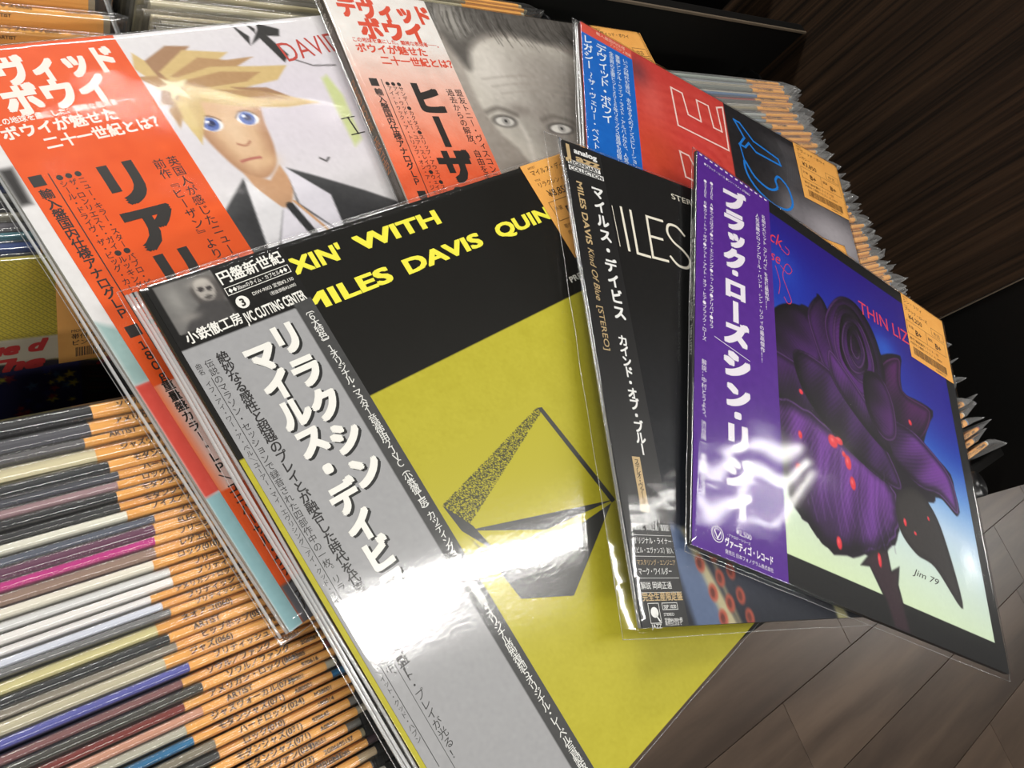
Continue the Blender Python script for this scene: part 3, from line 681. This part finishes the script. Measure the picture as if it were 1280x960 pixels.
for q in ([(126, 44), (128, 78)], ): pass
k.h('STEREO', 99, 17, 7, .0, width=34); K.ink(k, (228, 222, 206))
K.obi(.5, 34, (18, 18, 19), None)
k = Ink(); k.h('analog', 10, 8.0, 6.2, .03, width=20); k.rect(3.2, 15.2, 31, 19.0); k.rect(3.2, 20.2, 33, 24.0); k.v_('マイルス・デイビス', 25, 36, 10.8, 11.4, .03)
k.v_('カインド・オブ・ブルー', 23.5, 147, 8.0, 7.0, .03)
x = 3.5
for y_, t_, s_, w_ in ((264, '原盤解説：岡崎正通／復刻記', 4, 28), (271.5, 'オリジナル・ライナー', 4, 28), (276.5, '（ビル・エヴァンス）封入', 3.6, 28), (288, 'マーク・ワイルダー', 4.2, 24), (295.4, '解説 岡崎正通', 4.2, 22)): k.h(t_, x+1, y_, s_, .008, width=w_)
for y_ in (267, 278.5, 290, 297.5): k.line([(x, y_), (33, y_)], .2)
k.line([(7, 303), (14.5, 303), (14.5, 313), (7, 313)], .3, True).ring(10.8, 307.6, 2.7).line([(11.5, 309), (13.6, 312)], .9).h('JAZZ', 7.2, 316.6-1, 3.2, .0)
k.line([(17, 303), (28, 303), (28, 306.4), (17, 306.4)], .3, True).h('SIJP 1020', 18, 305.8, 2.6, .01, width=9).h('STEREO', 17, 309.6, 2.2).h('定価¥4,000+税', 17, 312.6, 2.4, .01, width=13).h('発売日2.23まで', 17, 315-.6, 2.2, .0, width=12)
K.ink(k, (230, 230, 228), .3, parent=K.ob)
k = Ink(); k.h('J', 3.2, 13.4, 15, .05).h('azz', 10.6, 14.6, 8.2, .03, width=21)
G = Ink(); G.h('MILES DAVIS', 0, 0, 6.8, .02, width=49).h('Kind Of Blue', 52, 0, 6.6, .005, width=38, shear=.25).h('[STEREO]', 94, 0, 6.0, .0, width=30)
k.put([(7.6-(p[1]), 32+p[0]) for p in G.v], G.f, [p[2] for p in G.v]); k.rect(14, 222, 20, 254); k.h('マスタリング・エンジニア', 4.5, 283, 3.4, .005, width=28); k.h('完全生産限定盤', 4, 301.4, 4.8, .02, width=29)
K.ink(k, (190, 164, 120), .32, parent=K.ob)
k = Ink(); k.h('LEGENDARY', 4, 18.7, 4.3, .03, width=26).h('COLLECTION', 4, 23.7, 4.3, .03, width=28).v_('ステレオ・ヴァージョン', 17, 225, 4, 2.8, .01); K.ink(k, (24, 24, 24), .39, parent=K.ob)
K.sticker(('マイルス・デイビス', 'カインド・オブ・ブルー', '¥5,850', 'A', 'B+'), x0=252)
K.sleeve(PL_K, 12, 4, 3, 5, .4)
b = MB(); b.tube([K.l(-1.6, y, .2) for y in np.linspace(0, S, 20)], .0011, 6)
o = obj('spine_fold', mesh('spine_fold', b.v, b.f, SEAM, True), K.bag)

# ---- dark flower album with a purple strip (top of the fan)
B = Album('record_album', (0.506, 0.2198, -0.3002), (0.8087, -0.5873, -0.0317), (-0.5879, -0.8089, -0.0115), 3.4,
          'record album with a dark purple flower print and a purple paper strip, topmost at right', (26, 25, 27))
P = Paint(0, 0, S, S, .7, (24, 24, 24))
t_ = np.clip((P.Y-P.X*.10)/290, 0, 1); stops = [(0, (40, 24, 120)), (.25, (24, 40, 150)), (.42, (30, 88, 186)), (.55, (96, 150, 214)), (.68, (184, 208, 230)), (.82, (200, 218, 208)), (1, (206, 224, 178))]
g = np.zeros(P.c.shape)
for i in range(3): g[..., i] = np.interp(t_, [s[0] for s in stops], [s[1][i] for s in stops])
pic = (P.X > 8) & (P.X < 303) & (P.Y > 12) & (P.Y < 296); P.c[pic] = g[pic]
P.blob(290, 100, 50, 60, (40, 20, 130), .6*1); P.blob(235, 60, 40, 26, (34, 20, 120), .5); P.blob(90, 62, 24, 22, (40, 90, 200), .5); P.blob(215, 80, 18, 16, (40, 110, 210), .6)
P.c[~pic] = (24, 24, 25)
LT, MD, DK, VD = (112, 56, 148), (70, 30, 96), (34, 18, 44), (20, 13, 24)
def wavy(pts, amp, f): 
    c = np.mean(pts, 0); o = []
    for i, q in enumerate(spline(pts, True, 5)):
        d = np.array(q)-c; o.append(tuple(c+d*(1+amp*math.sin(i*f)/ (np.linalg.norm(d)+1e-6)*10)))
    return o
P.poly(wavy([(84, 112), (104, 92), (124, 84), (134, 66), (146, 78), (170, 50), (196, 62), (204, 88), (236, 76), (232, 112), (272, 114), (252, 152), (282, 168), (284, 204), (262, 196), (246, 206), (206, 222), (200, 246), (182, 264), (158, 274), (126, 282), (102, 270), (90, 262), (78, 236), (70, 200), (72, 140)], .12, 1.9), VD, .7)
P.petal([(78, 112), (104, 92), (124, 98), (132, 128), (118, 152), (96, 162), (74, 150)], MD, VD, .6, 8, (120, 70, 150))
P.petal([(118, 92), (134, 68), (146, 82), (160, 118), (156, 146), (136, 140), (124, 118)], MD, DK, 2.2, 6, (128, 74, 158))
P.petal([(206, 100), (234, 80), (232, 112), (268, 116), (248, 150), (216, 160), (200, 138)], (82, 26, 92), VD, -.8, 8, (132, 58, 140))
P.petal([(192, 152), (230, 146), (256, 154), (282, 172), (284, 202), (262, 194), (236, 196), (206, 186), (188, 170)], LT, DK, -.4, 9, (140, 84, 176), .2)
P.petal([(70, 150), (98, 146), (132, 150), (156, 166), (150, 186), (112, 190), (76, 184)], MD, VD, -1.3, 8, (122, 74, 152))
P.petal(wavy([(72, 190), (104, 182), (150, 192), (196, 206), (204, 226), (196, 248), (176, 264), (150, 274), (122, 281), (102, 269), (86, 258), (74, 226)], .1, 2.3), LT, DK, -1.1, 12, (136, 82, 172), .3)
P.petal([(100, 136), (136, 134), (176, 154), (204, 186), (210, 208), (172, 204), (128, 186), (104, 164)], MD, VD, -.9, 8, (124, 72, 156), .22)
P.petal([(138, 90), (158, 56), (182, 50), (202, 70), (210, 104), (204, 134), (186, 150), (162, 146), (146, 126)], MD, DK, 2.6, 8, (126, 70, 154))
for k_, (cx_, cy_, rx_, ry_, an) in enumerate(((174, 100, 27, 42, 2.4), (175, 98, 21, 34, .2), (173, 98, 16, 26, 2.8), (175, 97, 11, 19, .4), (174, 97, 6.5, 12, 2.6))):
    P.petal([(cx_+rx_*math.cos(a_+.25*k_)*(1+.09*math.sin(3*a_+k_)), cy_+ry_*math.sin(a_+.25*k_)*(1+.07*math.sin(2*a_+2*k_))) for a_ in np.linspace(0, 2*math.pi, 9)[:-1]], [(84, 36, 112), (72, 30, 98), (64, 26, 88), (54, 22, 76), (44, 18, 60)][k_], VD, an, 5, (134, 82, 160), .15)
P.petal([(140, 116), (158, 126), (186, 150), (206, 178), (190, 178), (160, 160), (140, 140)], (92, 42, 122), VD, -1.2, 6, (136, 84, 168))
P.petal([(182, 118), (204, 112), (216, 132), (214, 162), (196, 170), (180, 150)], (78, 30, 100), VD, .3, 7, (126, 68, 150))
P.blob(128, 238, 22, 26, (116, 60, 156), .45); P.blob(166, 248, 12, 16, (104, 54, 142), .5)
for i in range(26):
    x_ = 92+i*3.9; P.stroke([(x_+6, 206+4*math.sin(i)), (x_+2*math.sin(i*1.3), 236), (x_+4, 262+5*math.sin(i*2.1)-abs(x_-130)*.08)], .9, [(140, 90, 180), (44, 22, 60)][i % 2], .8, .3, True)
P.poly([(204, 214), (226, 200), (244, 206), (258, 228), (268, 280), (240, 258), (218, 254), (202, 240)], (44, 40, 40), .7, 1, True, 6, (30, 27, 28))
P.poly([(170, 266), (184, 262), (186, 276), (196, 270), (192, 284), (196, 300), (200, 316), (182, 316), (176, 300), (162, 280), (152, 282), (160, 274)], (50, 34, 42), .7, 1, False, 3, (28, 26, 28))
for x, y, rx, ry in ((135, 197, 5, 5), (142, 194, 4, 3), (150, 208, 3.4, 5.5), (100, 206, 2, 3), (96, 232, 2.4, 3), (153, 223, 3, 5), (146, 203, 2, 2.2), (236, 140, 2, 2.4), (132, 273, 2.6, 4.4), (210, 233, 1.6, 3), (241, 220, 1.2, 1.6), (221, 238, 1.4, 1.4), (174, 272, 1.8, 5), (104, 170, 2, 2)):
    P.ell(x, y, rx, ry, (214, 48, 60), .3); P.blob(x-.6, y-1, rx*.4, ry*.4, (240, 140, 130), .6)
P.noise(1.6, 1.6); B.art(P)
k = Ink(); k.h('THIN LIZZY', 186, 56.5, 18.5, .006, width=88)
k.h('Black', 60, 43, 18, .0, width=34, shear=.3).h('Rose', 64, 62, 16, .0, width=26, shear=.3)
k.line(spline([(92, 44), (99, 46), (101, 41), (97, 39)], False), .7).line(spline([(90, 62), (98, 66), (103, 60), (99, 56), (95, 60), (92, 72), (97, 84), (100, 92), (96, 96), (92, 92)], False), .6).line(spline([(84, 66), (88, 80), (86, 92)], False), .5)
B.ink(k, (208, 52, 72))
k = Ink(); k.h('JM PETZGERLAND 79', 212, 268, 5.2, .0, width=35, ang=.05) if 0 else k.h('Jim 79', 210, 271, 7, .0, width=32, shear=.4); B.ink(k, (50, 46, 46))
P = Paint(1.2, 0, 80, S, 1., (80, 36, 134)); P.noise(1.6, 3); B.obi(1.2, 80, (80, 36, 134), P)
k = Ink()
for i in range(14): k.rect(3+i*5.5, 1.2, 5.8+i*5.5, 2.6)
for ch, y, s_ in (('ブ', 27, 21), ('ラ', 48, 20), ('ッ', 67, 18), ('ク', 86, 20), ('・', 99, 15), ('ロ', 114, 19), ('ー', 134, 20), ('ズ', 153, 20), ('シ', 178, 22), ('ン', 202, 20), ('・', 217, 16), ('リ', 233, 21), ('ジ', 257, 21), ('ィ', 278, 20)):
    k.v_(ch, 39.5, y, s_, off=.06, skew=.16, sx=1.25)
k.line([(19, 165), (52, 169)], .5)
k.v_('●ＳＩＤＥ　Ａ●やつらはタフ●ドゥ・エニシング●トゥ・ラヴ●アリバイ●サラ', 16, 25, 3.9, 3.7, .01)
k.v_('●ＳＩＤＥ　Ｂ●ガット・トゥ・ギヴ●ゲット・アウト・オブ・ヒア●ブラック・ローズ', 9.5, 27, 3.9, 3.7, .01)
k.v_('解説：中村とうよう、渋谷陽一、東郷かおる子', 9.5, 190, 4.6, 4.5, .0)
k.v_('人気沸騰のロックンロール・バンド、シン・リジィの最高傑作！！', 65.5, 26, 4.6, 4.7, .01)
k.v_('名曲の大ヒット『アリバイ』を含む最新作！！', 72.5, 23, 4.6, 4.5, .01)
k.h('●ブラック・ローズ ●シン・リジィ STEREO', 8, 10, 3.0, .0, width=50)
k.h('¥2,500', 36, 297.5, 4.6, .008, width=13); k.ring(21, 302.5, 4.6, .5).ring(21, 302.5, 3.2, .3).line([(18.6, 300.6), (21, 305), (23.4, 300.6)], .7)
k.h('ヴァーティゴ・レコード', 27, 307, 5.8, .03, width=40).h('発売元 日本フォノグラム株式会社', 27, 311.8, 3.0, .005, width=40).h('アナログ・シリーズ', 30, 301, 2.2, .0, width=18)
B.ink(k, (226, 220, 230), .3, parent=B.ob)
spine_txt(B, 'LEGEND ● BLACK ROSE  A ROCK LEGEND  THIN LIZZY', 70, 2.6, (206, 206, 202), .01, width=118)
B.sticker(('シン・リジィ', 'ブラック・ローズ', '¥4,250', 'B+', 'B+'), x0=250, skew=3)
B.sleeve(PL_B, 2.2, 2.6, 3, 4.5, .45)

# ================================================================== filed records
RZ = H0-.36
SWM = bpy.data.materials.new('spine_card'); SWM.use_nodes = True
_b = SWM.node_tree.nodes['Principled BSDF']; _o = nd(SWM, 'ShaderNodeObjectInfo'); _b.inputs['Roughness'].default_value = .45; _b.inputs['Specular IOR Level'].default_value = .15
_n = nd(SWM, 'ShaderNodeTexNoise'); _tc = nd(SWM, 'ShaderNodeTexCoord'); _mp = nd(SWM, 'ShaderNodeMapping'); _mp.inputs['Scale'].default_value = (14, 160, 160)
_n.inputs['Scale'].default_value = 1; _n.inputs['Detail'].default_value = 4
lk(SWM, _tc.outputs['Object'], _mp.inputs[0]); lk(SWM, _mp.outputs[0], _n.inputs['Vector'])
_mr = nd(SWM, 'ShaderNodeMapRange'); _mr.inputs['To Min'].default_value = .72; _mr.inputs['To Max'].default_value = 1.22; lk(SWM, _n.outputs[0], _mr.inputs[0])
_h = nd(SWM, 'ShaderNodeHueSaturation'); lk(SWM, _o.outputs['Color'], _h.inputs['Color']); lk(SWM, _mr.outputs[0], _h.inputs['Value']); lk(SWM, _h.outputs[0], _b.inputs['Base Color'])
BAGM = plastic('filing_bag_plastic', .08, .5, 40, 1.5, .0014, .03)
BAGH = plastic('cloudy_bag_plastic', .14, .5, 40, 1.3, .0016, .11)
def jacket_mesh(w, t):
    """card jacket, 315 x 315 mm, rounded along its top edge; base at z=0, right end at x=0"""
    pr = [(-t/2, 0), (-t/2, .3140), (-t*.3, .3147), (0, .315), (t*.3, .3147), (t/2, .3140), (t/2, 0)]
    n = len(pr); V = [(x, y, z) for x in (-w, 0) for y, z in pr]
    F = [(i, (i+1) % n, n+(i+1) % n, n+i) for i in range(n)]+[tuple(range(n))[::-1], tuple(range(n, 2*n))]
    return mesh('jacket', V, F)
def bag_mesh(w, t, ext, seed, h=.3175):
    q = random.Random(seed); xs = [-w-.004, -w, -w*.66, -w*.33, -.03, -.004, .002, ext*.45, ext*.75, ext]
    V = []; F = []; n = 9
    cu = q.uniform(-.006, .006)*(ext/.014); dz = q.uniform(-.004, .001)
    for k, x in enumerate(xs):
        e = 0 if x <= 0 else x/ext
        hw = (t/2+.0007)*(1-.8*e)+(.0003 if 0 < x else 0)
        sh = cu*e*e; zz = h+q.uniform(-.0006, .0006)+dz*e*e
        pr = [(-hw, .05), (-hw-.0003, zz*.75), (-hw, zz-.006), (-hw*.85, zz-.0016), (0, zz), (hw*.85, zz-.0016), (hw, zz-.006), (hw+.0003, zz*.75), (hw, .05)]
        V += [(x+q.uniform(-.001, .001)*(e > 0), y+sh, z) for y, z in pr]
    for k in range(len(xs)-1): F += [(k*n+i, (k+1)*n+i, (k+1)*n+i+1, k*n+i+1) for i in range(n-1)]
    F += [tuple((len(xs)-1)*n+i for i in range(n))]
    return mesh('plastic_sleeve', V, F, BAGH if ext > .021 else BAGM, True)
def tag_mesh(t, x0, x1):
    hw = t/2+.0002; pr = [(-hw, .284), (-hw, .3138), (-hw*.6, .3150), (0, .3153), (hw*.6, .3150), (hw, .3138), (hw, .284)]
    n = len(pr); V = [(x, y, z) for x in (x0, x1) for y, z in pr]
    return mesh('price_tag', V, [(i, n+i, n+i+1, i+1) for i in range(n-1)], TAGM)
def tag_text(lines, t, x0, top=True):
    """print on the folded edge of a tag and just below it on the side facing the shopper"""
    V = []; F = []
    for txt, x, z, sz, where in lines:
        g, f = glyph_bold(txt, .02); n = len(V)
        for p in g:
            zz = (p[2] if len(p) > 2 else 0)*.0006; p = p[:2]*sz
            if where == 'top': V.append((x0+x+p[0], -.0009+p[1], .3156+zz))
            else: V.append((x0+x+p[0], -t/2-.00035-zz, .315-z+p[1]))
        F += [tuple(i+n for i in q) for q in f]
    return mesh('lettering', V, F, ink((58, 40, 22)))
JW = .312
T3 = (.0026, .0034, .0046, .0062)
JM = {t: jacket_mesh(JW, t) for t in T3}
for m_ in JM.values(): m_.materials.append(SWM)
BM = {(t, e, s): bag_mesh(JW, t, e, s*7+int(t*1e4)) for t in T3 for e in (.009, .02, .0215, .03) for s in range(4)}
WORDS = ['ソウル／ファンク', 'アメリカン・ロック(011)', 'ARTIST', 'ジャズヴォーカル(073)', 'モダンジャズ(071)', 'ハードロック(024)', 'ロック(010)', 'モダンジャズ(071)', 'モダンジャズ(071)', 'ノイズ／アヴァン(029)', 'フリージャズ(073)', 'ELECTRONICA/AMBIENT', 'フリージャズ(073)', 'レゲエ(013)', 'ロック(010)', 'フリージャズ(073)', 'ブリティッシュ・ロック', 'アメリカン・ロック(011)', 'ブリティッシュプログレ(044)', 'ブリティッシュ・ロック(012)', 'ネオアコ(060)', 'ARTIST', 'ヒップホップ(055)', 'ジャズ(066)', 'ブリティッシュ', 'ソウル／ファンク']
CODES = ['A80001', 'M28001', '190014', '970645', 'A0832-', '558551', '2G06695157', '1006085', '970616', 'M9901']
TM = {}
def get_tag(t, x0):
    k = (t, x0)
    if k not in TM: TM[k] = tag_mesh(t, x0, x0+.0625)
    return TM[k]
TX = {}
def filed(x, y, z, t, tilt, col, label, group, x0=-.066, ext=.009, word=None, code=None, yaw=0., cat='record', tagged=True, jump=0.):
    e = bpy.data.objects.new('filed_record', None); C.objects.link(e); e.empty_display_size = .02
    e.location = (x, y, z-.3155*math.cos(tilt)); e.rotation_euler = (-tilt, 0, yaw)
    # the base sits lower and nearer when the record leans back, so its top edge lands at y
    e.location.y = y-.3155*math.sin(tilt)
    tag(e, label, cat, group)
    j = obj('jacket', JM[t], e); j.color = tuple(lin(col))+(1,)
    if tagged:
        g = obj('price_tag', get_tag(t, x0), e)
        if word is not None:
            k = (word, code, t, x0)
            if k not in TX:
                L_ = [(WORDS[word], .010, .0029, .0030, 'top')]
                if t > .003: L_ = [(WORDS[word], .010, 0, .0036, 'top'), ('ARTIST', .010, .0040, .0026, 'side')]
                if code is not None: L_.append((CODES[code], .044, 0, .0027, 'top') if t > .003 else (CODES[code], .044, 0, .0030, 'top'))
                TX[k] = tag_text(L_, t, x0)
            obj('lettering', TX[k], g)
    obj('plastic_sleeve', BM[(t, ext, random.randrange(4))], e)
    return e
# left bin, the front stack: back to front
front = [('black', (38, 38, 40), 3), ('dark grey', (74, 74, 80), 2), ('smoke grey', (90, 88, 90), 1), ('cream with a torn edge', (206, 196, 160), 2), ('glossy black', (36, 38, 40), 3),
 ('slate', (70, 72, 80), 1), ('dusty pink', (150, 120, 124), 0), ('jet black', (32, 32, 34), 1), ('charcoal', (52, 52, 54), 0), ('pale ivory', (214, 212, 196), 2), ('steel blue-grey', (88, 94, 108), 2),
 ('plum', (92, 48, 74), 1), ('magenta', (184, 34, 122), 1), ('clear brownish', (148, 122, 108), 1), ('broad ivory', (222, 216, 200), 3), ('bright white', (226, 226, 226), 2), ('white, inner', (228, 224, 220), 2), ('white, outer', (232, 228, 226), 2), ('bluish white', (210, 214, 228), 1),
 ('pewter grey', (112, 112, 112), 2), ('pale yellow', (206, 196, 140), 0), ('matt black', (40, 41, 42), 3), ('grey-brown', (140, 132, 118), 1), ('stone', (186, 178, 150), 1), ('violet-blue', (82, 84, 156), 2),
 ('rose-brown', (128, 84, 84), 0), ('olive-black', (58, 56, 50), 1), ('deep red', (120, 44, 38), 1), ('salmon', (190, 136, 112), 0), ('beige silver', (170, 166, 150), 2), ('cyan-blue', (36, 104, 150), 1),
 ('bronze grey', (120, 112, 96), 0), ('anthracite', (62, 62, 62), 2), ('mid grey', (110, 108, 104), 2), ('sand', (164, 156, 138), 1), ('ash grey', (100, 100, 96), 2), ('khaki', (130, 122, 96), 1), ('aubergine', (58, 42, 50), 2),
 ('tan', (170, 150, 120), 1), ('iron grey', (88, 88, 90), 2), ('off-white', (214, 210, 200), 1), ('dark olive', (70, 68, 56), 2), ('night blue', (44, 50, 76), 1), ('light grey', (170, 170, 168), 2), ('brown', (104, 78, 60), 1), ('smoky black', (46, 46, 46), 2), ('putty', (176, 166, 148), 1), ('grey-green', (104, 112, 100), 2)]
ROWS = [(.0689, .133), (.0665, .1262), (.0625, .1186), (.0655, .1136), (.0690, .1062), (.0715, .1002), (.0700, .0962), (.0684, .0915), (.0685, .0870), (.0698, .0820), (.0800, .0772),
        (.0785, .0728), (.0772, .0676), (.0762, .0632), (.0737, .0578), (.0794, .0530), (.0790, .0484), (.0690, .0440), (.0725, .0400), (.0745, .0352), (.0680, .0322), (.0712, .0262), (.0729, .0218),
        (.0668, .0172), (.0750, .0120), (.0711, .0072), (.0775, .0024), (.0690, -.0022), (.0750, -.0068), (.0668, -.0110), (.0685, -.0160), (.0755, -.0208), (.0760, -.0256)]
y = ROWS[-1][1]
while y > -.098: y -= .0048; ROWS.append((.0705+.004*math.sin(len(ROWS)*2.1), y))
ENDS = {i: .009 for i in range(99)}
for i, (nm, col, ti) in enumerate(front):
    if i+1 >= len(ROWS): break
    tx, y = ROWS[i]; gap = y-ROWS[i+1][1]
    t = max([q for q in T3 if q <= gap-.0006] or [T3[0]])
    xr = .133+.0035*math.sin(i*1.9)+(.005 if i > 20 else 0)
    filed(xr, y-gap/2, RZ+.001*math.sin(i*3.7)-.0008, t, .11+.012*math.sin(i*1.3), col, nm+' record jacket filed in the front stack of the left bin', 'records filed in the front stack of the left bin',
          x0=round(tx-xr, 4), ext=.02 if i > 20 else .009, word=i % len(WORDS), code=(i-20) % len(CODES) if i > 20 else None, yaw=random.uniform(-.004, .004))
# left bin, behind the gap: a record whose front shows, then the leaning rest
e = bpy.data.objects.new('leaning_record', None); C.objects.link(e); th = .37
e.location = (.137, .209-.3155*math.sin(th), RZ-.3155*math.cos(th)); e.rotation_euler = (-th, 0, .0)
tag(e, 'record leaning back in the left bin, showing a yellow mesh and star pattern', 'record', 'records leaning back in the left bin')
j = obj('jacket', JM[.0034], e); j.color = tuple(lin((150, 140, 60)))+(1,)
class FaceMap:   # front of that jacket: x from its right edge, y down from its top, in mm
    pass
P = Paint(-190, 0, 0, 150, .8, (176, 158, 34))
P.blend(((np.abs(((P.X+P.Y) % 3.2)-1.6) < .35) | (np.abs(((P.X-P.Y) % 3.2)-1.6) < .35))*.6, (88, 82, 30))
P.poly([(-190, 44), (-64, 49), (0, 60), (0, 72), (-64, 66), (-190, 62)], (196, 186, 164), .8); P.poly([(-190, 60), (-66, 66), (0, 84), (0, 150), (-190, 150)], (40, 30, 40), .8)
P.poly([(-190, 70), (-54, 70), (-50, 150), (-190, 150)], (30, 28, 88), .8)
for i in range(130):
    sx, sy = random.uniform(-188, -56), random.uniform(72, 148); c_ = random.choice([(214, 202, 60), (60, 100, 150), (150, 40, 60), (40, 44, 120), (214, 202, 60)]); rr = random.uniform(2, 3.8); a0 = random.random()
    P.poly([(sx+(rr if q % 2 == 0 else rr*.42)*math.cos(a0+q*math.pi/5), sy+(rr if q % 2 == 0 else rr*.42)*math.sin(a0+q*math.pi/5)) for q in range(10)], c_, .4)
for i in range(24): P.stroke([(-50, 74+i*3), (0, 88+i*3.2)], .8, [(120, 60, 40), (60, 80, 60), (90, 40, 50)][i % 3], .4, .6)
V = np.stack([P.X/1000, np.full(P.X.shape, -.0034/2-.0001), .315-P.Y/1000-.0004], -1).reshape(-1, 3)
i_ = (np.arange(P.ny-1)[:, None]*P.nx+np.arange(P.nx-1)[None]).ravel(); F = np.stack([i_, i_+P.nx, i_+P.nx+1, i_+1], 1)
me = mesh('cover_print', V, F.tolist(), PRINT); ca = me.color_attributes.new('Col', 'FLOAT_COLOR', 'POINT')
Lc = lin(np.clip(P.c, 0, 255)).reshape(-1, 3); ca.data.foreach_set('color', np.concatenate([Lc, np.ones((len(Lc), 1))], 1).ravel()); obj('cover_print', me, j)
k = Ink(); k.h('blue d', -106, 58, 11, .05, width=38, shear=.3).h('The', -98, 69.5, 11.5, .05, width=28, shear=.3).h('Airport', -46, 74, 11, .05, width=48, shear=.3, ang=.2)
obj('lettering', mesh('lettering', [(x/1000, -.00195-q/1000, .3146-y/1000) for x, y, q in k.v], k.f, ink((190, 40, 38))), j)
g = obj('price_tag', mesh('price_tag', [(-.064, -.0022, .316), (-.002, -.0022, .316), (-.002, -.0022, .245), (-.064, -.0022, .245), (-.064, .002, .3162), (-.002, .002, .3162)], [(3, 2, 1, 0), (0, 1, 5, 4)], TAGM), e)
k = Ink(); k.h('NEON GT', -54, 34-4, 4).line([(-54, 34), (-22, 34), (-22, 44), (-54, 44)], .4, True).h('外装 A', -50, 39, 4).h('SLEEVE', -50, 43, 3.4).h('MOBILE', -58, 50, 2.6).h('帯付 国内盤 ライナー', -58, 54.5, 4.0, .01).h('ピンナップ付 新品同様', -58, 59, 4.0, .01).barcode(-56, 61, 44, 6.5)
obj('lettering', mesh('lettering', [(x/1000, -.0024-q/1000, .316-y/1000) for x, y, q in k.v], k.f, ink((58, 40, 22))), g)
obj('plastic_sleeve', BM[(.0034, .009, 1)], e)
bk = [((40, 60, 110), 'dark blue'), ((70, 110, 120), 'teal'), ((88, 86, 92), 'grey'), ((150, 146, 132), 'beige'), ((40, 40, 46), 'black'), ((140, 140, 136), 'silver grey')]
yy = .2165; i = 0
while yy < .40:
    c_, nm = bk[i % 6]; t = T3[[2, 1, 2, 1, 2, 0][i % 6]]; far = yy > .33
    lb = nm+' record leaning back in the left bin behind the star-patterned record' if i < 6 else 'record leaning back far at the rear of the left bin'
    filed(.135+.002*math.sin(i*2), yy, RZ-.001, t, .34, c_ if not far else (150, 140, 118), lb, 'records leaning back in the left bin' if i < 6 else 'rear records of the left bin', word=(i+3) % len(WORDS) if i % 2 == 0 or far else None, code=6 if far else None)
    yy += (t+.001)/math.cos(.34)*(1 if i < 6 else 1.25)+(.009 if yy > .322 else 0); i += 1
# middle bin (only its rear strip shows between the albums; the rest carries them)
yy = .412; i = 0
while yy > -.088:
    vis = yy > .345; t = T3[[1, 0, 2, 1, 0, 1, 2][i % 7]] if vis else T3[2]
    col = [(168, 158, 126), (140, 132, 108), (186, 178, 150), (120, 112, 92), (196, 184, 150), (150, 144, 124), (110, 106, 96)][i % 7]
    filed(.473+.004*math.sin(i*1.7), yy, RZ-.002+.001*math.sin(i*2.9), t, .10, col,
          'olive and cream record jacket packed in the middle bin under the albums', 'records filed in the middle bin', ext=.02 if i < 16 else .009, word=None)
    yy -= (t+.0011) if vis else .0094
    i += 1
def nth(n):
    one = ['first', 'second', 'third', 'fourth', 'fifth', 'sixth', 'seventh', 'eighth', 'ninth', 'tenth', 'eleventh', 'twelfth', 'thirteenth', 'fourteenth', 'fifteenth', 'sixteenth', 'seventeenth', 'eighteenth', 'nineteenth', 'twentieth']
    return one[n] if n < 20 else 'far'
# right bin: a long stack whose right ends fan out past the albums
yy = .352; i = 0; nc = 0
cols = [(150, 158, 150), (132, 140, 146), (176, 170, 150), (118, 122, 116), (190, 184, 168), (96, 120, 150), (150, 66, 60), (104, 104, 100), (200, 196, 184), (142, 134, 112), (80, 80, 84), (168, 172, 168)]
while yy > -.098:
    near = yy < .055; t = T3[[1, 0, 1, 2, 0, 1][i % 6]] if not near else T3[[2, 3, 1, 2][i % 4]]
    xr = .826+.006*math.sin(i*1.9)+.005*math.sin(i*.43)-(0 if yy > .3 else .0)
    if near: xr = .832+.012*math.sin(i*2.4)
    lb = 'bagged record with splayed bag end in the right bin, beside the purple album' if near else 'orange-tagged record packed tightly in the right bin against the walnut panel'
    filed(xr, yy, RZ-.001+.0015*math.sin(i*3.1)-(.004*random.random() if near else 0), t, .06+.05*math.sin(i*.9)*(1 if near else .3), cols[i % 12], lb, 'near records of the right bin' if near else 'records packed in the right bin',
          ext=.03 if near or i % 4 == 0 else .0215, word=(i*5) % len(WORDS) if near or i % 3 == 0 else None, code=(i % 10) if near else None, yaw=random.uniform(-.03, .03) if near else random.uniform(-.008, .008))
    yy -= (t+.0006) if not near else t+.0042
    i += 1
nr = [o for o in C.objects if o.get('group') == 'near records of the right bin']
for n_, o in enumerate(sorted(nr, key=lambda o: o.location.y)): o['label'] = 'bagged record with splayed bag end, %s from the front of the right bin' % nth(n_)
nr = [o for o in C.objects if o.get('group') == 'rear records of the left bin']
for n_, o in enumerate(sorted(nr, key=lambda o: -o.location.y)): o['label'] = 'orange-tagged record leaning back, %s from the rear of the left bin' % nth(n_)
